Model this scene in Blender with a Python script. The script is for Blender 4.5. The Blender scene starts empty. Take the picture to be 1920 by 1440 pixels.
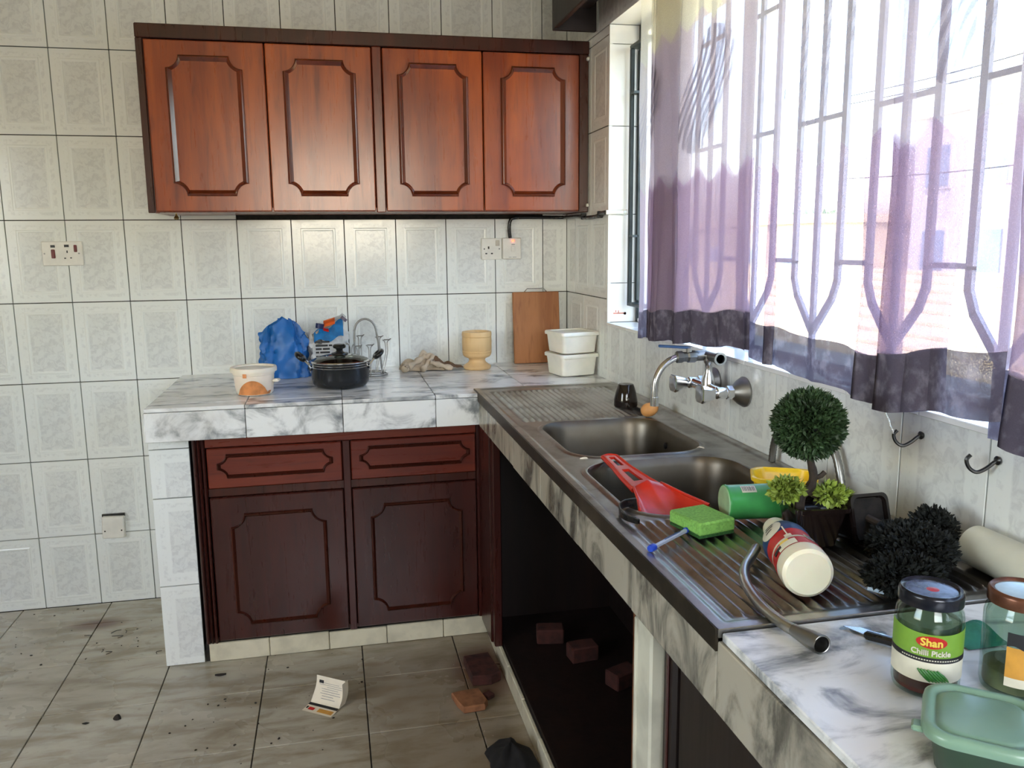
import bpy, math, random
from mathutils import Vector, Matrix
random.seed(7)
C = bpy.context.scene.collection
SC = bpy.context.scene
PI = math.pi

# ------------------------------------------------------------------ camera
cd = bpy.data.cameras.new('camera'); cam = bpy.data.objects.new('camera', cd); C.objects.link(cam)
cd.sensor_width = 36.0; cd.lens = 1560.08 / 1920 * 36.0; cd.clip_start = 0.02; cd.clip_end = 300
r_ = Vector((0.97735944, -0.21134472, -0.01009656)); u_ = Vector((0.04485502, 0.1603249, 0.9860446)); f_ = Vector((0.20677659, 0.96417288, -0.16617493))
mm = Matrix((r_, u_, -f_)).transposed().to_4x4(); mm.translation = Vector((-0.96124, -3.36873, 1.38179))
cam.matrix_world = mm; SC.camera = cam

# ------------------------------------------------------------------ world, lights, exposure
w = bpy.data.worlds.new('world'); SC.world = w; w.use_nodes = True
nt = w.node_tree; bg = nt.nodes['Background']
sky = nt.nodes.new('ShaderNodeTexSky'); sky.sky_type = 'NISHITA'; sky.sun_disc = False
sky.sun_elevation = math.radians(52); sky.sun_rotation = math.radians(215); sky.air_density = 1.2; sky.dust_density = 2.5; sky.ozone_density = 1.0
nt.links.new(sky.outputs[0], bg.inputs[0]); bg.inputs[1].default_value = 0.95
def light(name, kind, energy, col, loc, target=None, size=(1, 1), ang=None):
    l = bpy.data.lights.new(name, kind); l.energy = energy; l.color = col
    o = bpy.data.objects.new(name, l); C.objects.link(o); o.location = loc
    if kind == 'AREA': l.shape = 'RECTANGLE'; l.size, l.size_y = size
    if ang is not None: l.angle = ang
    if target is not None: o.rotation_euler = (Vector(target) - Vector(loc)).to_track_quat('-Z', 'Y').to_euler()
    return o
light('sun', 'SUN', 3.4, (1, .97, .92), (-20, -24, 30), (0, 0, 0), ang=.01)
light('rear_window_daylight', 'AREA', 16, (1.0, .93, .80), (-0.85, -5.35, 1.75), (-0.85, 0, 1.75), (1.3, .9))
light('side_fill_light', 'AREA', 10, (.92, .97, 1.0), (-3.72, -3.3, 1.55), (-.8, -1.0, 1.0), (1.4, 1.1))  # unseen source on the left, added as fill for the room
SC.view_settings.view_transform = 'Standard'; SC.view_settings.look = 'None'
SC.view_settings.exposure = 0.92; SC.view_settings.gamma = 1.0; SC.view_settings.use_curve_mapping = False
SC.cycles.use_denoising = True; SC.cycles.max_bounces = 10; SC.cycles.diffuse_bounces = 5; SC.cycles.glossy_bounces = 4
SC.cycles.transmission_bounces = 8; SC.cycles.transparent_max_bounces = 24; SC.cycles.sample_clamp_indirect = 6
SC.cycles.caustics_reflective = False; SC.cycles.caustics_refractive = False

# ------------------------------------------------------------------ materials
def lin(c):
    c = [x / 255 for x in c]
    return tuple([(x / 12.92 if x <= .04045 else ((x + .055) / 1.055) ** 2.4) for x in c] + [1.0])
class NT:
    def __init__(s, name):
        s.m = bpy.data.materials.new(name); s.m.use_nodes = True; s.t = s.m.node_tree; s.t.nodes.clear()
        s.out = s.t.nodes.new('ShaderNodeOutputMaterial')
    def n(s, kind, **kw):
        nd = s.t.nodes.new(kind)
        for k, v in kw.items(): setattr(nd, k, v)
        return nd
    def put(s, sock, v):
        if isinstance(v, bpy.types.NodeSocket): s.t.links.new(v, sock)
        else: sock.default_value = v
    def math(s, op, a, b=0.0, c=0.0, clamp=False):
        nd = s.n('ShaderNodeMath', operation=op, use_clamp=clamp); s.put(nd.inputs[0], a); s.put(nd.inputs[1], b); s.put(nd.inputs[2], c)
        return nd.outputs[0]
    def mix(s, f, a, b, kind='MIX'):
        nd = s.n('ShaderNodeMix', data_type='RGBA', blend_type=kind); s.put(nd.inputs[0], f); s.put(nd.inputs[6], a); s.put(nd.inputs[7], b)
        return nd.outputs[2]
    def ramp(s, f, stops, interp='LINEAR'):
        nd = s.n('ShaderNodeValToRGB'); nd.color_ramp.interpolation = interp; e = nd.color_ramp.elements
        while len(e) < len(stops): e.new(.5)
        for k, (p, c) in enumerate(stops): e[k].position = p; e[k].color = c if len(c) == 4 else tuple(c) + (1,)
        s.put(nd.inputs[0], f); return nd.outputs[0]
    def step(s, f, lo, hi):
        nd = s.n('ShaderNodeMapRange'); nd.interpolation_type = 'SMOOTHSTEP'; s.put(nd.inputs[0], f); s.put(nd.inputs[1], lo); s.put(nd.inputs[2], hi)
        return nd.outputs[0]
    def coord(s, which='Object'): return s.n('ShaderNodeTexCoord').outputs[which]
    def mapped(s, v, scale=(1, 1, 1), rot=(0, 0, 0), loc=(0, 0, 0)):
        nd = s.n('ShaderNodeMapping'); s.put(nd.inputs[0], v); nd.inputs[1].default_value = loc; nd.inputs[2].default_value = rot; nd.inputs[3].default_value = scale
        return nd.outputs[0]
    def noise(s, v, scale=5, detail=4, rough=.55, dist=0.0):
        nd = s.n('ShaderNodeTexNoise'); s.put(nd.inputs['Vector'], v); nd.inputs['Scale'].default_value = scale; nd.inputs['Detail'].default_value = detail
        nd.inputs['Roughness'].default_value = rough; nd.inputs['Distortion'].default_value = dist
        return nd.outputs[0]
    def sep(s, v):
        nd = s.n('ShaderNodeSeparateXYZ'); s.put(nd.inputs[0], v); return nd.outputs
    def bump(s, h, strength=.2, dist=.002):
        nd = s.n('ShaderNodeBump'); s.put(nd.inputs['Height'], h); nd.inputs['Strength'].default_value = strength; nd.inputs['Distance'].default_value = dist
        return nd.outputs[0]
    def bsdf(s, color, rough=.5, metal=0.0, normal=None, **kw):
        b = s.n('ShaderNodeBsdfPrincipled'); s.put(b.inputs['Base Color'], color); s.put(b.inputs['Roughness'], rough); s.put(b.inputs['Metallic'], metal)
        if normal is not None: s.put(b.inputs['Normal'], normal)
        for k, v in kw.items(): s.put(b.inputs[k.replace('_', ' ')], v)
        return b.outputs[0]
    def done(s, sh): s.t.links.new(sh, s.out.inputs[0]); return s.m
def plain(name, col, rough=.5, metal=0.0, var=.12, scale=30, bump=0.0, **kw):
    q = NT(name); co = q.coord(); f = q.noise(co, scale, 5)
    c = lin(col); d = tuple(x * (1 - 2 * var) for x in c[:3]) + (1,)
    base = q.mix(q.step(f, .35, .7), c, d)
    rr = q.math('ADD', rough - .06, q.math('MULTIPLY', f, .12), clamp=True)
    nm = q.bump(f, bump, .002) if bump else None
    return q.done(q.bsdf(base, rr, metal, nm, **kw))
def glass(name, col=(245, 250, 248), rough=.02, ior=1.45):
    q = NT(name); g = q.n('ShaderNodeBsdfGlass'); g.inputs[0].default_value = lin(col); g.inputs[1].default_value = rough; g.inputs[2].default_value = ior
    tr = q.n('ShaderNodeBsdfTransparent'); tr.inputs[0].default_value = lin(col)
    gl = q.n('ShaderNodeBsdfGlossy'); gl.inputs[1].default_value = rough
    fr = q.n('ShaderNodeFresnel'); fr.inputs[0].default_value = ior
    bf = q.n('ShaderNodeNewGeometry').outputs['Backfacing']
    mx = q.n('ShaderNodeMixShader'); q.put(mx.inputs[0], q.math('MULTIPLY', fr.outputs[0], q.math('SUBTRACT', 1.0, bf))); q.put(mx.inputs[1], tr.outputs[0]); q.put(mx.inputs[2], gl.outputs[0])
    return q.done(mx.outputs[0])

def tile_material(name, light_c, grey_c, tint=0.0):
    q = NT(name); uv = q.coord('UV'); s = q.sep(uv)
    du = q.math('SUBTRACT', .1, q.math('MULTIPLY', q.math('ABSOLUTE', q.math('SUBTRACT', s[0], .5)), .2))
    dv = q.math('SUBTRACT', .15, q.math('MULTIPLY', q.math('ABSOLUTE', q.math('SUBTRACT', s[1], .5)), .3))
    e = q.math('MINIMUM', du, dv)
    wob = q.noise(uv, 9, 3); e2 = q.math('ADD', e, q.math('MULTIPLY', q.math('SUBTRACT', wob, .5), .010))
    centre = q.step(e2, .043, .048)
    outer = q.math('MULTIPLY', q.step(e2, .015, .020), q.math('SUBTRACT', 1.0, q.step(e2, .028, .033)))
    vein = q.noise(q.mapped(uv, (2.0, 3.0, 1), (0, 0, .6)), 4.2, 6, .62, 1.2)
    vm = q.step(vein, .42, .62)
    marks = q.math('MULTIPLY', outer, q.step(q.noise(q.mapped(uv, (1, 1.5, 1)), 13, 3), .45, .62))
    f = q.math('ADD', q.math('MULTIPLY', centre, q.math('ADD', .16, q.math('MULTIPLY', vm, .26))), q.math('MULTIPLY', marks, .22), clamp=True)
    oi = q.n('ShaderNodeObjectInfo').outputs['Random']
    base = q.mix(f, light_c, grey_c)
    dirt = q.noise(q.coord('Object'), 2.3, 4, .6)
    base = q.mix(q.math('MULTIPLY', q.step(dirt, .4, .8), .14), base, lin((176, 170, 136)))
    base = q.mix(q.math('MULTIPLY', oi, .06), base, lin((190, 190, 175)))
    h = q.math('ADD', vein, q.math('MULTIPLY', q.noise(q.coord('Object'), 40, 3), .4))
    return q.done(q.bsdf(base, q.math('ADD', .10, q.math('MULTIPLY', vm, .10)), 0, q.bump(h, .10, .002), Specular_IOR_Level=.55))
T_WALL = tile_material('wall_tile_glaze', lin((234, 238, 236)), lin((170, 172, 176)))
def marble(name, a, b, scale=6.0, lo=.46, hi=.68, rot=.7, rough=.12):
    q = NT(name); co = q.coord('Object'); oi = q.n('ShaderNodeObjectInfo').outputs['Random']
    off = q.n('ShaderNodeCombineXYZ'); q.put(off.inputs[0], q.math('MULTIPLY', oi, 37.0)); q.put(off.inputs[1], q.math('MULTIPLY', oi, 11.0))
    va = q.n('ShaderNodeVectorMath', operation='ADD'); q.put(va.inputs[0], co); q.put(va.inputs[1], off.outputs[0])
    v = q.mapped(va.outputs[0], (1, 2.1, 1.2), (.3, .2, rot))
    n1 = q.noise(v, scale, 7, .6, .9); n2 = q.noise(v, scale * 3.1, 5, .6, .5)
    f = q.math('MULTIPLY', q.step(n1, lo, hi), q.math('ADD', .45, q.math('MULTIPLY', n2, .8)), clamp=True)
    base = q.mix(f, a, b)
    dirt = q.noise(co, 3.0, 5, .65); base = q.mix(q.math('MULTIPLY', q.step(dirt, .52, .75), .28), base, lin((120, 105, 80)))
    return q.done(q.bsdf(base, q.math('ADD', rough, q.math('MULTIPLY', n2, .16)), 0, q.bump(n2, .05, .001)))
T_MARB = marble('white_grey_marble', lin((232, 234, 234)), lin((96, 102, 108)))
T_MARB_D = marble('dirty_grey_marble', lin((172, 166, 152)), lin((62, 62, 58)), 5.0, .40, .66, .4)
def floor_material():
    q = NT('floor_tile_ceramic'); co = q.coord('Object'); oi = q.n('ShaderNodeObjectInfo').outputs['Random']
    v = q.mapped(co, (1, 3.0, 1), (0, 0, .25)); n1 = q.noise(v, 5, 6, .6, .4); n2 = q.noise(co, 1.7, 5, .6, .3); n3 = q.noise(co, 24, 4, .6)
    base = q.mix(q.step(n1, .38, .68), lin((182, 178, 164)), lin((146, 138, 120)))
    base = q.mix(q.math('MULTIPLY', q.step(n2, .42, .70), .28), base, lin((118, 98, 66)))
    base = q.mix(q.math('MULTIPLY', q.step(n3, .60, .74), .30), base, lin((84, 70, 48)))
    s = q.sep(co)
    # brown shade painted in towards the sink run, and the red spill beside the wall
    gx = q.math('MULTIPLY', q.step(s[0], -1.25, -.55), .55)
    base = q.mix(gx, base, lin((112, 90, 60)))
    ex = q.math('DIVIDE', q.math('SUBTRACT', s[0], -1.87), .15); ey = q.math('DIVIDE', q.math('SUBTRACT', s[1], -.20), .075)
    d = q.math('ADD', q.math('MULTIPLY', ex, ex), q.math('MULTIPLY', ey, ey)); d = q.math('ADD', d, q.math('MULTIPLY', n1, .9))
    sp = q.math('SUBTRACT', 1.0, q.step(d, .3, 1.25)); base = q.mix(q.math('MULTIPLY', sp, .8), base, lin((84, 38, 26)))
    ex = q.math('DIVIDE', q.math('SUBTRACT', s[0], -.52), .14); ey = q.math('DIVIDE', q.math('SUBTRACT', s[1], -.86), .22)
    d = q.math('ADD', q.math('MULTIPLY', ex, ex), q.math('MULTIPLY', ey, ey)); d = q.math('ADD', d, q.math('MULTIPLY', n1, .7))
    sp = q.math('SUBTRACT', 1.0, q.step(d, .4, 1.4)); base = q.mix(q.math('MULTIPLY', sp, .7), base, lin((90, 48, 32)))
    return q.done(q.bsdf(base, q.math('ADD', .16, q.math('MULTIPLY', n2, .22)), 0, q.bump(n1, .08, .002)))
T_FLOOR = floor_material()
def wood(name, a, b, c, axis='z', rough=.22, scale=1.0, coat=.35):
    q = NT(name); co = q.coord('Object'); oi = q.n('ShaderNodeObjectInfo').outputs['Random']
    sc = {'z': (14, 14, 1.3), 'x': (1.3, 14, 14), 'y': (14, 1.3, 14)}[axis]
    off = q.n('ShaderNodeCombineXYZ'); q.put(off.inputs[0], q.math('MULTIPLY', oi, 9.0)); q.put(off.inputs[2], q.math('MULTIPLY', oi, 5.0))
    va = q.n('ShaderNodeVectorMath', operation='ADD'); q.put(va.inputs[0], co); q.put(va.inputs[1], off.outputs[0])
    v = q.mapped(va.outputs[0], tuple(x * scale for x in sc)); n1 = q.noise(v, 1.0, 6, .55, .6); n2 = q.noise(v, 4.5, 4, .6, .3); n3 = q.noise(co, 2.2, 3)
    base = q.mix(q.step(n1, .32, .68), a, b); base = q.mix(q.math('MULTIPLY', q.step(n2, .5, .75), .55), base, c)
    base = q.mix(q.math('MULTIPLY', q.step(n3, .45, .7), .35), base, c)
    return q.done(q.bsdf(base, q.math('ADD', rough, q.math('MULTIPLY', n2, .14)), 0, q.bump(n2, .06, .001), Coat_Weight=coat, Coat_Roughness=.2))
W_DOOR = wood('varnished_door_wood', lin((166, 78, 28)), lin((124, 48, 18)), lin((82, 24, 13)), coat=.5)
W_FRAME = wood('varnished_frame_wood', lin((128, 58, 30)), lin((98, 38, 22)), lin((66, 22, 14)))
W_EDGE = wood('dark_moulding_wood', lin((70, 28, 16)), lin((52, 20, 12)), lin((36, 12, 8)), coat=.2)
W_MOULD = wood('door_moulding_wood', lin((116, 50, 24)), lin((88, 34, 18)), lin((60, 20, 12)), rough=.16, coat=1.0)
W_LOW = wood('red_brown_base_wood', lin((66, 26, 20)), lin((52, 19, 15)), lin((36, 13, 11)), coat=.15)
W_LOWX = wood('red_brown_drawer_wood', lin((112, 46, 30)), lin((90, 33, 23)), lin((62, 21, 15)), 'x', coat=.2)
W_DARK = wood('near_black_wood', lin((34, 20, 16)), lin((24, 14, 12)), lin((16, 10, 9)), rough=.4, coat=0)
W_BOARD = wood('chopping_board_wood', lin((172, 114, 68)), lin((148, 92, 52)), lin((118, 70, 40)), rough=.5, coat=0)
W_PALE = wood('pale_turned_wood', lin((224, 190, 138)), lin((216, 180, 128)), lin((200, 160, 110)), rough=.42, coat=.1)
def steel(name, col, rough, stain):
    q = NT(name); co = q.coord(); n1 = q.noise(co, 9, 6, .62, .4); n2 = q.noise(q.mapped(co, (60, 3, 3)), 3, 3); n3 = q.noise(co, 2.4, 3)
    f = q.math('ADD', q.math('MULTIPLY', q.step(n1, .42, .7), stain), q.math('MULTIPLY', q.step(n3, .4, .7), stain * .6), clamp=True)
    base = q.mix(f, lin(col), lin((104, 94, 82)))
    return q.done(q.bsdf(base, q.math('ADD', rough, q.math('MULTIPLY', n1, .22)), 1.0, q.bump(n2, .03, .0006)))
STEEL = steel('stained_stainless_steel', (168, 166, 162), .22, .6)
CHROME = steel('worn_chrome', (218, 220, 224), .06, .12)
DULL = steel('dull_grey_steel', (150, 150, 148), .28, .3)
BRASS = plain('aged_brass', (176, 150, 96), .35, 1.0, .2)
GROUT = plain('dark_grout', (44, 40, 36), .9, 0, .3, 60)
PLASTER = plain('white_plaster', (232, 230, 222), .8, 0, .05, 8)
CEIL = plain('warm_white_ceiling', (224, 208, 166), .85, 0, .05, 5)
OFFW = plain('offwhite_plastic', (228, 226, 218), .35, 0, .05, 20)
WHITE = plain('white_plastic', (238, 234, 222), .32, 0, .04, 15, Subsurface_Weight=.1)
CREAM = plain('cream_translucent_plastic', (242, 228, 212), .35, 0, .04, 15, Subsurface_Weight=.15)
BLACKP = plain('black_plastic', (24, 24, 25), .28, 0, .2)
BLACKM = plain('black_enamel', (42, 44, 47), .20, .35, .15, 12)
RED = plain('red_plastic', (206, 48, 30), .25, 0, .08, 12, Subsurface_Weight=.05)
DRED = plain('dark_red_switch', (110, 24, 22), .3)
BLUEB = plain('blue_bag_film', (22, 102, 178), .42, 0, .12, 14, bump=.25)
WBAG = plain('clear_white_bag_film', (214, 216, 218), .3, 0, .1, 18, bump=.3)
YEL = plain('yellow_plastic', (240, 200, 40), .3, 0, .05)
GREENL = plain('green_can_label', (70, 158, 84), .3, 0, .1)
SPONGE = plain('green_sponge_foam', (132, 190, 92), .95, 0, .15, 220, bump=.8)
SPONGED = plain('dark_green_scourer', (44, 96, 40), .98, 0, .25, 320, bump=1.0)
BLUEP = plain('blue_pen_plastic', (30, 70, 190), .3)
CLEARP = plain('clear_pen_barrel', (196, 206, 226), .15, 0, .05, Transmission_Weight=.35)
EGG = plain('brown_egg_shell', (224, 160, 96), .5, 0, .05, 40)
SMOKE = plain('smoked_brown_glass', (52, 40, 34), .08, 0, .1, Transmission_Weight=.55, IOR=1.45)
CLOTH = plain('beige_rag_cloth', (206, 188, 164), .95, 0, .12, 26, bump=.5)
CLOTHB = plain('brown_stain_cloth', (128, 98, 74), .95, 0, .2, 20, bump=.5)
POT = plain('glazed_black_pot', (30, 22, 20), .14, 0, .3, 20)
SOIL = plain('dark_soil', (30, 24, 18), .95, 0, .4, 60, bump=.8)
BARK = plain('brown_bark', (58, 46, 36), .8, 0, .3, 40, bump=.5)
LEAFD = plain('dark_green_leaf', (58, 84, 50), .5, 0, .3, 40)
LEAFL = plain('yellow_green_leaf', (150, 172, 70), .5, 0, .25, 30)
LEAFK = plain('blackish_green_leaf', (12, 18, 13), .8, 0, .3, 40)
GREYB = plain('grey_bar_paint', (164, 164, 176), .5, 0, .1, 30)
DKFRAME = plain('dark_green_frame_paint', (48, 58, 60), .45, .2, .2, 20)
PGREEN = plain('sage_green_plastic', (122, 154, 132), .3, 0, .05, 15)
PGREEND = plain('deep_green_tub_plastic', (52, 76, 56), .3, 0, .1, 15, Transmission_Weight=.25)
TEAL = plain('teal_cloth', (60, 140, 120), .8, 0, .2, 40)
BLKCLOTH = plain('black_rag', (22, 20, 20), .95, 0, .3, 30, bump=.5)
BRICK = plain('orange_brown_brick', (150, 100, 66), .9, 0, .2, 30, bump=.6)
BRICKR = plain('dark_red_brick', (70, 32, 25), .9, 0, .3, 30, bump=.6)
PAPER = plain('paper_white', (226, 218, 198), .7, 0, .04)
INK = plain('black_ink', (26, 26, 30), .6)
INKB = plain('navy_ink', (34, 66, 116), .4)
INKR = plain('red_ink', (196, 36, 34), .4)
ORANGE = plain('orange_ink', (206, 150, 60), .45)
GREYP = plain('grey_print', (120, 122, 128), .5)
LABELG = plain('green_pickle_label', (116, 158, 52), .4, 0, .06)
LABELW = plain('cream_pickle_label', (214, 210, 190), .4, 0, .04)
LABELY = plain('yellow_letter_ink', (246, 214, 90), .4)
CHILLI = plain('green_chilli_print', (50, 118, 40), .4)
OIL = plain('dark_red_oil', (84, 14, 10), .12, 0, .2)
SAUCE = plain('orange_sauce_residue', (222, 146, 88), .3, 0, .2, 30)
BOTTLEW = plain('milky_bottle_plastic', (236, 228, 204), .3, 0, .04, 10, Subsurface_Weight=.2)
JARG = glass('jar_glass', (226, 236, 230), .02)
LIDG = glass('smoked_lid_glass', (120, 124, 116), .03, 1.6)
WATER = glass('water_film', (240, 246, 250), .01, 1.33)
JARLID = plain('black_jar_lid', (30, 32, 42), .22, .3, .2)
LIDTOP = plain('worn_lid_print', (128, 140, 166), .2, .5, .35, 60)
LIDTOP2 = plain('pale_lid_top', (206, 220, 220), .2, .4, .1, 30)
JUNK = plain('khaki_pickle_remains', (128, 120, 84), .6, 0, .3, 30)
ROOM = plain('beige_room_paint', (206, 198, 178), .8, 0, .05, 4)
CONC = plain('cream_exterior_render', (236, 218, 176), .85, 0, .06, 1.5)
ROOFT = plain('sunlit_cream_roof', (240, 222, 172), .85, 0, .08, 1.2)
BLDG = plain('white_exterior_render', (228, 228, 226), .85, 0, .04, 1.0)
PINKR = plain('pinkish_roof', (214, 160, 138), .85, 0, .1, 1.5)
WINB = plain('blue_window_glass', (140, 168, 190), .1, 0, .1, 1)
TREE = plain('hazy_tree_green', (132, 164, 120), .8, 0, .2, 2)
GND = plain('pale_ground', (184, 182, 172), .9, 0, .1, 1)
BUG = plain('dark_debris', (34, 28, 22), .8)
def led():
    q = NT('neon_lamp_glow'); e = q.n('ShaderNodeEmission'); e.inputs[0].default_value = (1, .10, .05, 1); e.inputs[1].default_value = 3.5
    return q.done(e.outputs[0])
LED = led()

def curtain_material(name, hem=False, base=.41):
    q = NT(name); co = q.coord('Object'); s = q.sep(co); uv = q.sep(q.coord('UV'))
    y, z = s[1], s[2]
    u = uv[0]
    zig = q.math('MULTIPLY', q.math('PINGPONG', u, .068), .62)
    nz = q.noise(co, 5, 3)
    zz = q.math('SUBTRACT', q.math('SUBTRACT', z, zig), q.math('MULTIPLY', nz, .02))
    m1 = q.step(zz, 1.507, 1.512)     # above: lavender ; below: mauve
    m2 = q.step(zz, 1.872, 1.88)      # above: cream
    # flame strokes woven into the lavender band
    p = q.math('SUBTRACT', q.math('MODULO', q.math('ADD', u, .125), .45), .225)
    b = q.math('DIVIDE', q.math('SUBTRACT', z, 1.735), .14)
    wv = q.math('ADD', p, q.math('MULTIPLY', q.math('SINE', q.math('MULTIPLY', b, 2.0)), -.05))
    inside = q.math('LESS_THAN', q.math('ADD', q.math('MULTIPLY', q.math('DIVIDE', wv, .11), q.math('DIVIDE', wv, .11)), q.math('MULTIPLY', b, b)), 1.0)
    st = q.math('GREATER_THAN', q.math('SINE', q.math('MULTIPLY', q.math('SUBTRACT', wv, q.math('MULTIPLY', b, .03)), 210.0)), .0)
    flame = q.math('MULTIPLY', q.math('MULTIPLY', inside, st), .5)
    cream, lav, mauve, plum, dk = lin((236, 234, 226)), lin((226, 221, 228)), lin((205, 190, 208)), lin((104, 99, 118)), lin((130, 124, 146))
    col = q.mix(m1, mauve, lav); col = q.mix(m2, col, cream); col = q.mix(flame, col, dk)
    weave = q.noise(q.mapped(co, (1, 160, 160)), 3.0, 2)
    t = q.mix(m1, (.62,) * 3 + (1,), (.74,) * 3 + (1,))
    if hem:
        col = q.mix(q.step(q.noise(co, 30, 4), .45, .7), plum, lin((146, 142, 162))); opac = .95
    else: opac = base
    f = q.math('ADD', opac, q.math('MULTIPLY', q.math('SUBTRACT', weave, .5), .30), clamp=True)
    f = q.math('ADD', f, q.math('MULTIPLY', q.math('SUBTRACT', 1.0, m1), .12 if not hem else 0.0), clamp=True)
    f = q.math('ADD', f, q.math('MULTIPLY', flame, .35), clamp=True)
    tr = q.n('ShaderNodeBsdfTransparent'); q.put(tr.inputs[0], q.mix(.5, col, (1, 1, 1, 1)))
    di = q.n('ShaderNodeBsdfDiffuse'); q.put(di.inputs[0], col)
    tl = q.n('ShaderNodeBsdfTranslucent'); q.put(tl.inputs[0], col)
    m = q.n('ShaderNodeMixShader'); m.inputs[0].default_value = .22 if hem else .5; q.put(m.inputs[1], di.outputs[0]); q.put(m.inputs[2], tl.outputs[0])
    mx = q.n('ShaderNodeMixShader'); q.put(mx.inputs[0], f); q.put(mx.inputs[1], tr.outputs[0]); q.put(mx.inputs[2], m.outputs[0])
    return q.done(mx.outputs[0])
CURT = curtain_material('dense_curtain_cloth', base=.46); CURT_S = curtain_material('sheer_curtain_cloth', base=.22); HEM = curtain_material('plum_hem_cloth', True)

# ------------------------------------------------------------------ mesh helpers
class MB:
    def __init__(s): s.v = []; s.f = []; s.uv = []; s.mi = []; s.flat = []
    def add(s, vs, fs, uvs=None, mi=0, T=None):
        k = len(s.v)
        s.v += [tuple(T @ Vector(p)) for p in vs] if T is not None else [tuple(p) for p in vs]
        for j, f in enumerate(fs):
            s.f.append([k + i for i in f]); s.mi.append(mi)
            s.uv.append([uvs[i] for i in f] if uvs else [(0, 0)] * len(f))
        return s
    def box(s, x0, x1, y0, y1, z0, z1, b=0.0, mi=0, T=None):
        if b <= 0:
            vs = [(x, y, z) for x in (x0, x1) for y in (y0, y1) for z in (z0, z1)]
            return s.add(vs, [(0, 1, 3, 2), (4, 6, 7, 5), (0, 4, 5, 1), (2, 3, 7, 6), (0, 2, 6, 4), (1, 5, 7, 3)], mi=mi, T=T)
        b = min(b, (x1 - x0) / 2.01, (y1 - y0) / 2.01, (z1 - z0) / 2.01)
        X, Y, Z = (x0, x1), (y0, y1), (z0, z1); vs = []; idx = {}
        for i in (0, 1):
            for j in (0, 1):
                for k in (0, 1):
                    sx, sy, sz = (1 - 2 * i) * b, (1 - 2 * j) * b, (1 - 2 * k) * b
                    idx[(i, j, k, 0)] = len(vs); vs.append((X[i], Y[j] + sy, Z[k] + sz))
                    idx[(i, j, k, 1)] = len(vs); vs.append((X[i] + sx, Y[j], Z[k] + sz))
                    idx[(i, j, k, 2)] = len(vs); vs.append((X[i] + sx, Y[j] + sy, Z[k]))
        fs = []
        def q4(l): fs.append([idx[a] for a in l])
        for i in (0, 1): q4([(i, 0, 0, 0), (i, 0, 1, 0), (i, 1, 1, 0), (i, 1, 0, 0)]); q4([(0, i, 0, 1), (1, i, 0, 1), (1, i, 1, 1), (0, i, 1, 1)]); q4([(0, 0, i, 2), (0, 1, i, 2), (1, 1, i, 2), (1, 0, i, 2)])
        for a in (0, 1):
            for c in (0, 1):
                q4([(a, c, 0, 0), (a, c, 1, 0), (a, c, 1, 1), (a, c, 0, 1)]); q4([(a, 0, c, 0), (a, 1, c, 0), (a, 1, c, 2), (a, 0, c, 2)]); q4([(0, a, c, 1), (1, a, c, 1), (1, a, c, 2), (0, a, c, 2)])
                for e in (0, 1): q4([(a, c, e, 0), (a, c, e, 1), (a, c, e, 2)])
        return s.add(vs, fs, mi=mi, T=T)
    def lathe(s, prof, n=32, T=None, mi=0, cap=True, arc=(0, 2 * PI), uvs=False):
        full = abs(arc[1] - arc[0] - 2 * PI) < 1e-6; m = n if full else n + 1; vs = []
        for (r, z) in prof:
            for k in range(m):
                a = arc[0] + (arc[1] - arc[0]) * k / n; vs.append((r * math.cos(a), r * math.sin(a), z))
        fs = []
        for i in range(len(prof) - 1):
            for k in range(n):
                k2 = (k + 1) % m if full else k + 1
                fs.append((i * m + k, i * m + k2, (i + 1) * m + k2, (i + 1) * m + k))
        if cap and full:
            if prof[0][0] > 1e-5: fs.append(tuple(range(m))[::-1])
            if prof[-1][0] > 1e-5: fs.append(tuple((len(prof) - 1) * m + k for k in range(m)))
        return s.add(vs, fs, mi=mi, T=T)
    def tube(s, pts, r, n=8, mi=0, T=None, closed=False, cap=True, ridge=0.0):
        P = [Vector(p) for p in pts]; R = r if hasattr(r, '__len__') else [r] * len(P); m = len(P)
        tan = []
        for i in range(m):
            a = P[(i - 1) % m] if closed or i > 0 else P[i]; b = P[(i + 1) % m] if closed or i < m - 1 else P[i]
            tan.append((b - a).normalized())
        up = Vector((0, 0, 1)) if abs(tan[0].z) < .9 else Vector((1, 0, 0)); nrm = tan[0].cross(up).normalized(); vs = []
        for i in range(m):
            nrm = (nrm - tan[i] * nrm.dot(tan[i])).normalized(); bi = tan[i].cross(nrm); rr = R[i] * (1 + (ridge if i % 2 else 0))
            for k in range(n):
                a = 2 * PI * k / n; vs.append(P[i] + (nrm * math.cos(a) + bi * math.sin(a)) * rr)
        fs = []
        for i in range(m if closed else m - 1):
            j = (i + 1) % m
            for k in range(n): fs.append((i * n + k, i * n + (k + 1) % n, j * n + (k + 1) % n, j * n + k))
        if cap and not closed: fs.append(tuple(range(n))[::-1]); fs.append(tuple((m - 1) * n + k for k in range(n)))
        return s.add(vs, fs, mi=mi, T=T)
    def prism(s, out, z0, z1, b=0.0, mi=0, T=None):
        n = len(out); rings = [(0, z0), (0, z1)] if not b else [(b, z0), (0, z0 + b), (0, z1 - b), (b, z1)]
        cx = sum(p[0] for p in out) / n; cy = sum(p[1] for p in out) / n; vs = []
        for ins, z in rings:
            for (x, y) in out:
                d = math.hypot(x - cx, y - cy) or 1; k = max(0, 1 - ins / d); vs.append((cx + (x - cx) * k, cy + (y - cy) * k, z))
        fs = [tuple(range(n))[::-1], tuple((len(rings) - 1) * n + k for k in range(n))]
        for i in range(len(rings) - 1):
            for k in range(n): fs.append((i * n + k, i * n + (k + 1) % n, (i + 1) * n + (k + 1) % n, (i + 1) * n + k))
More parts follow.
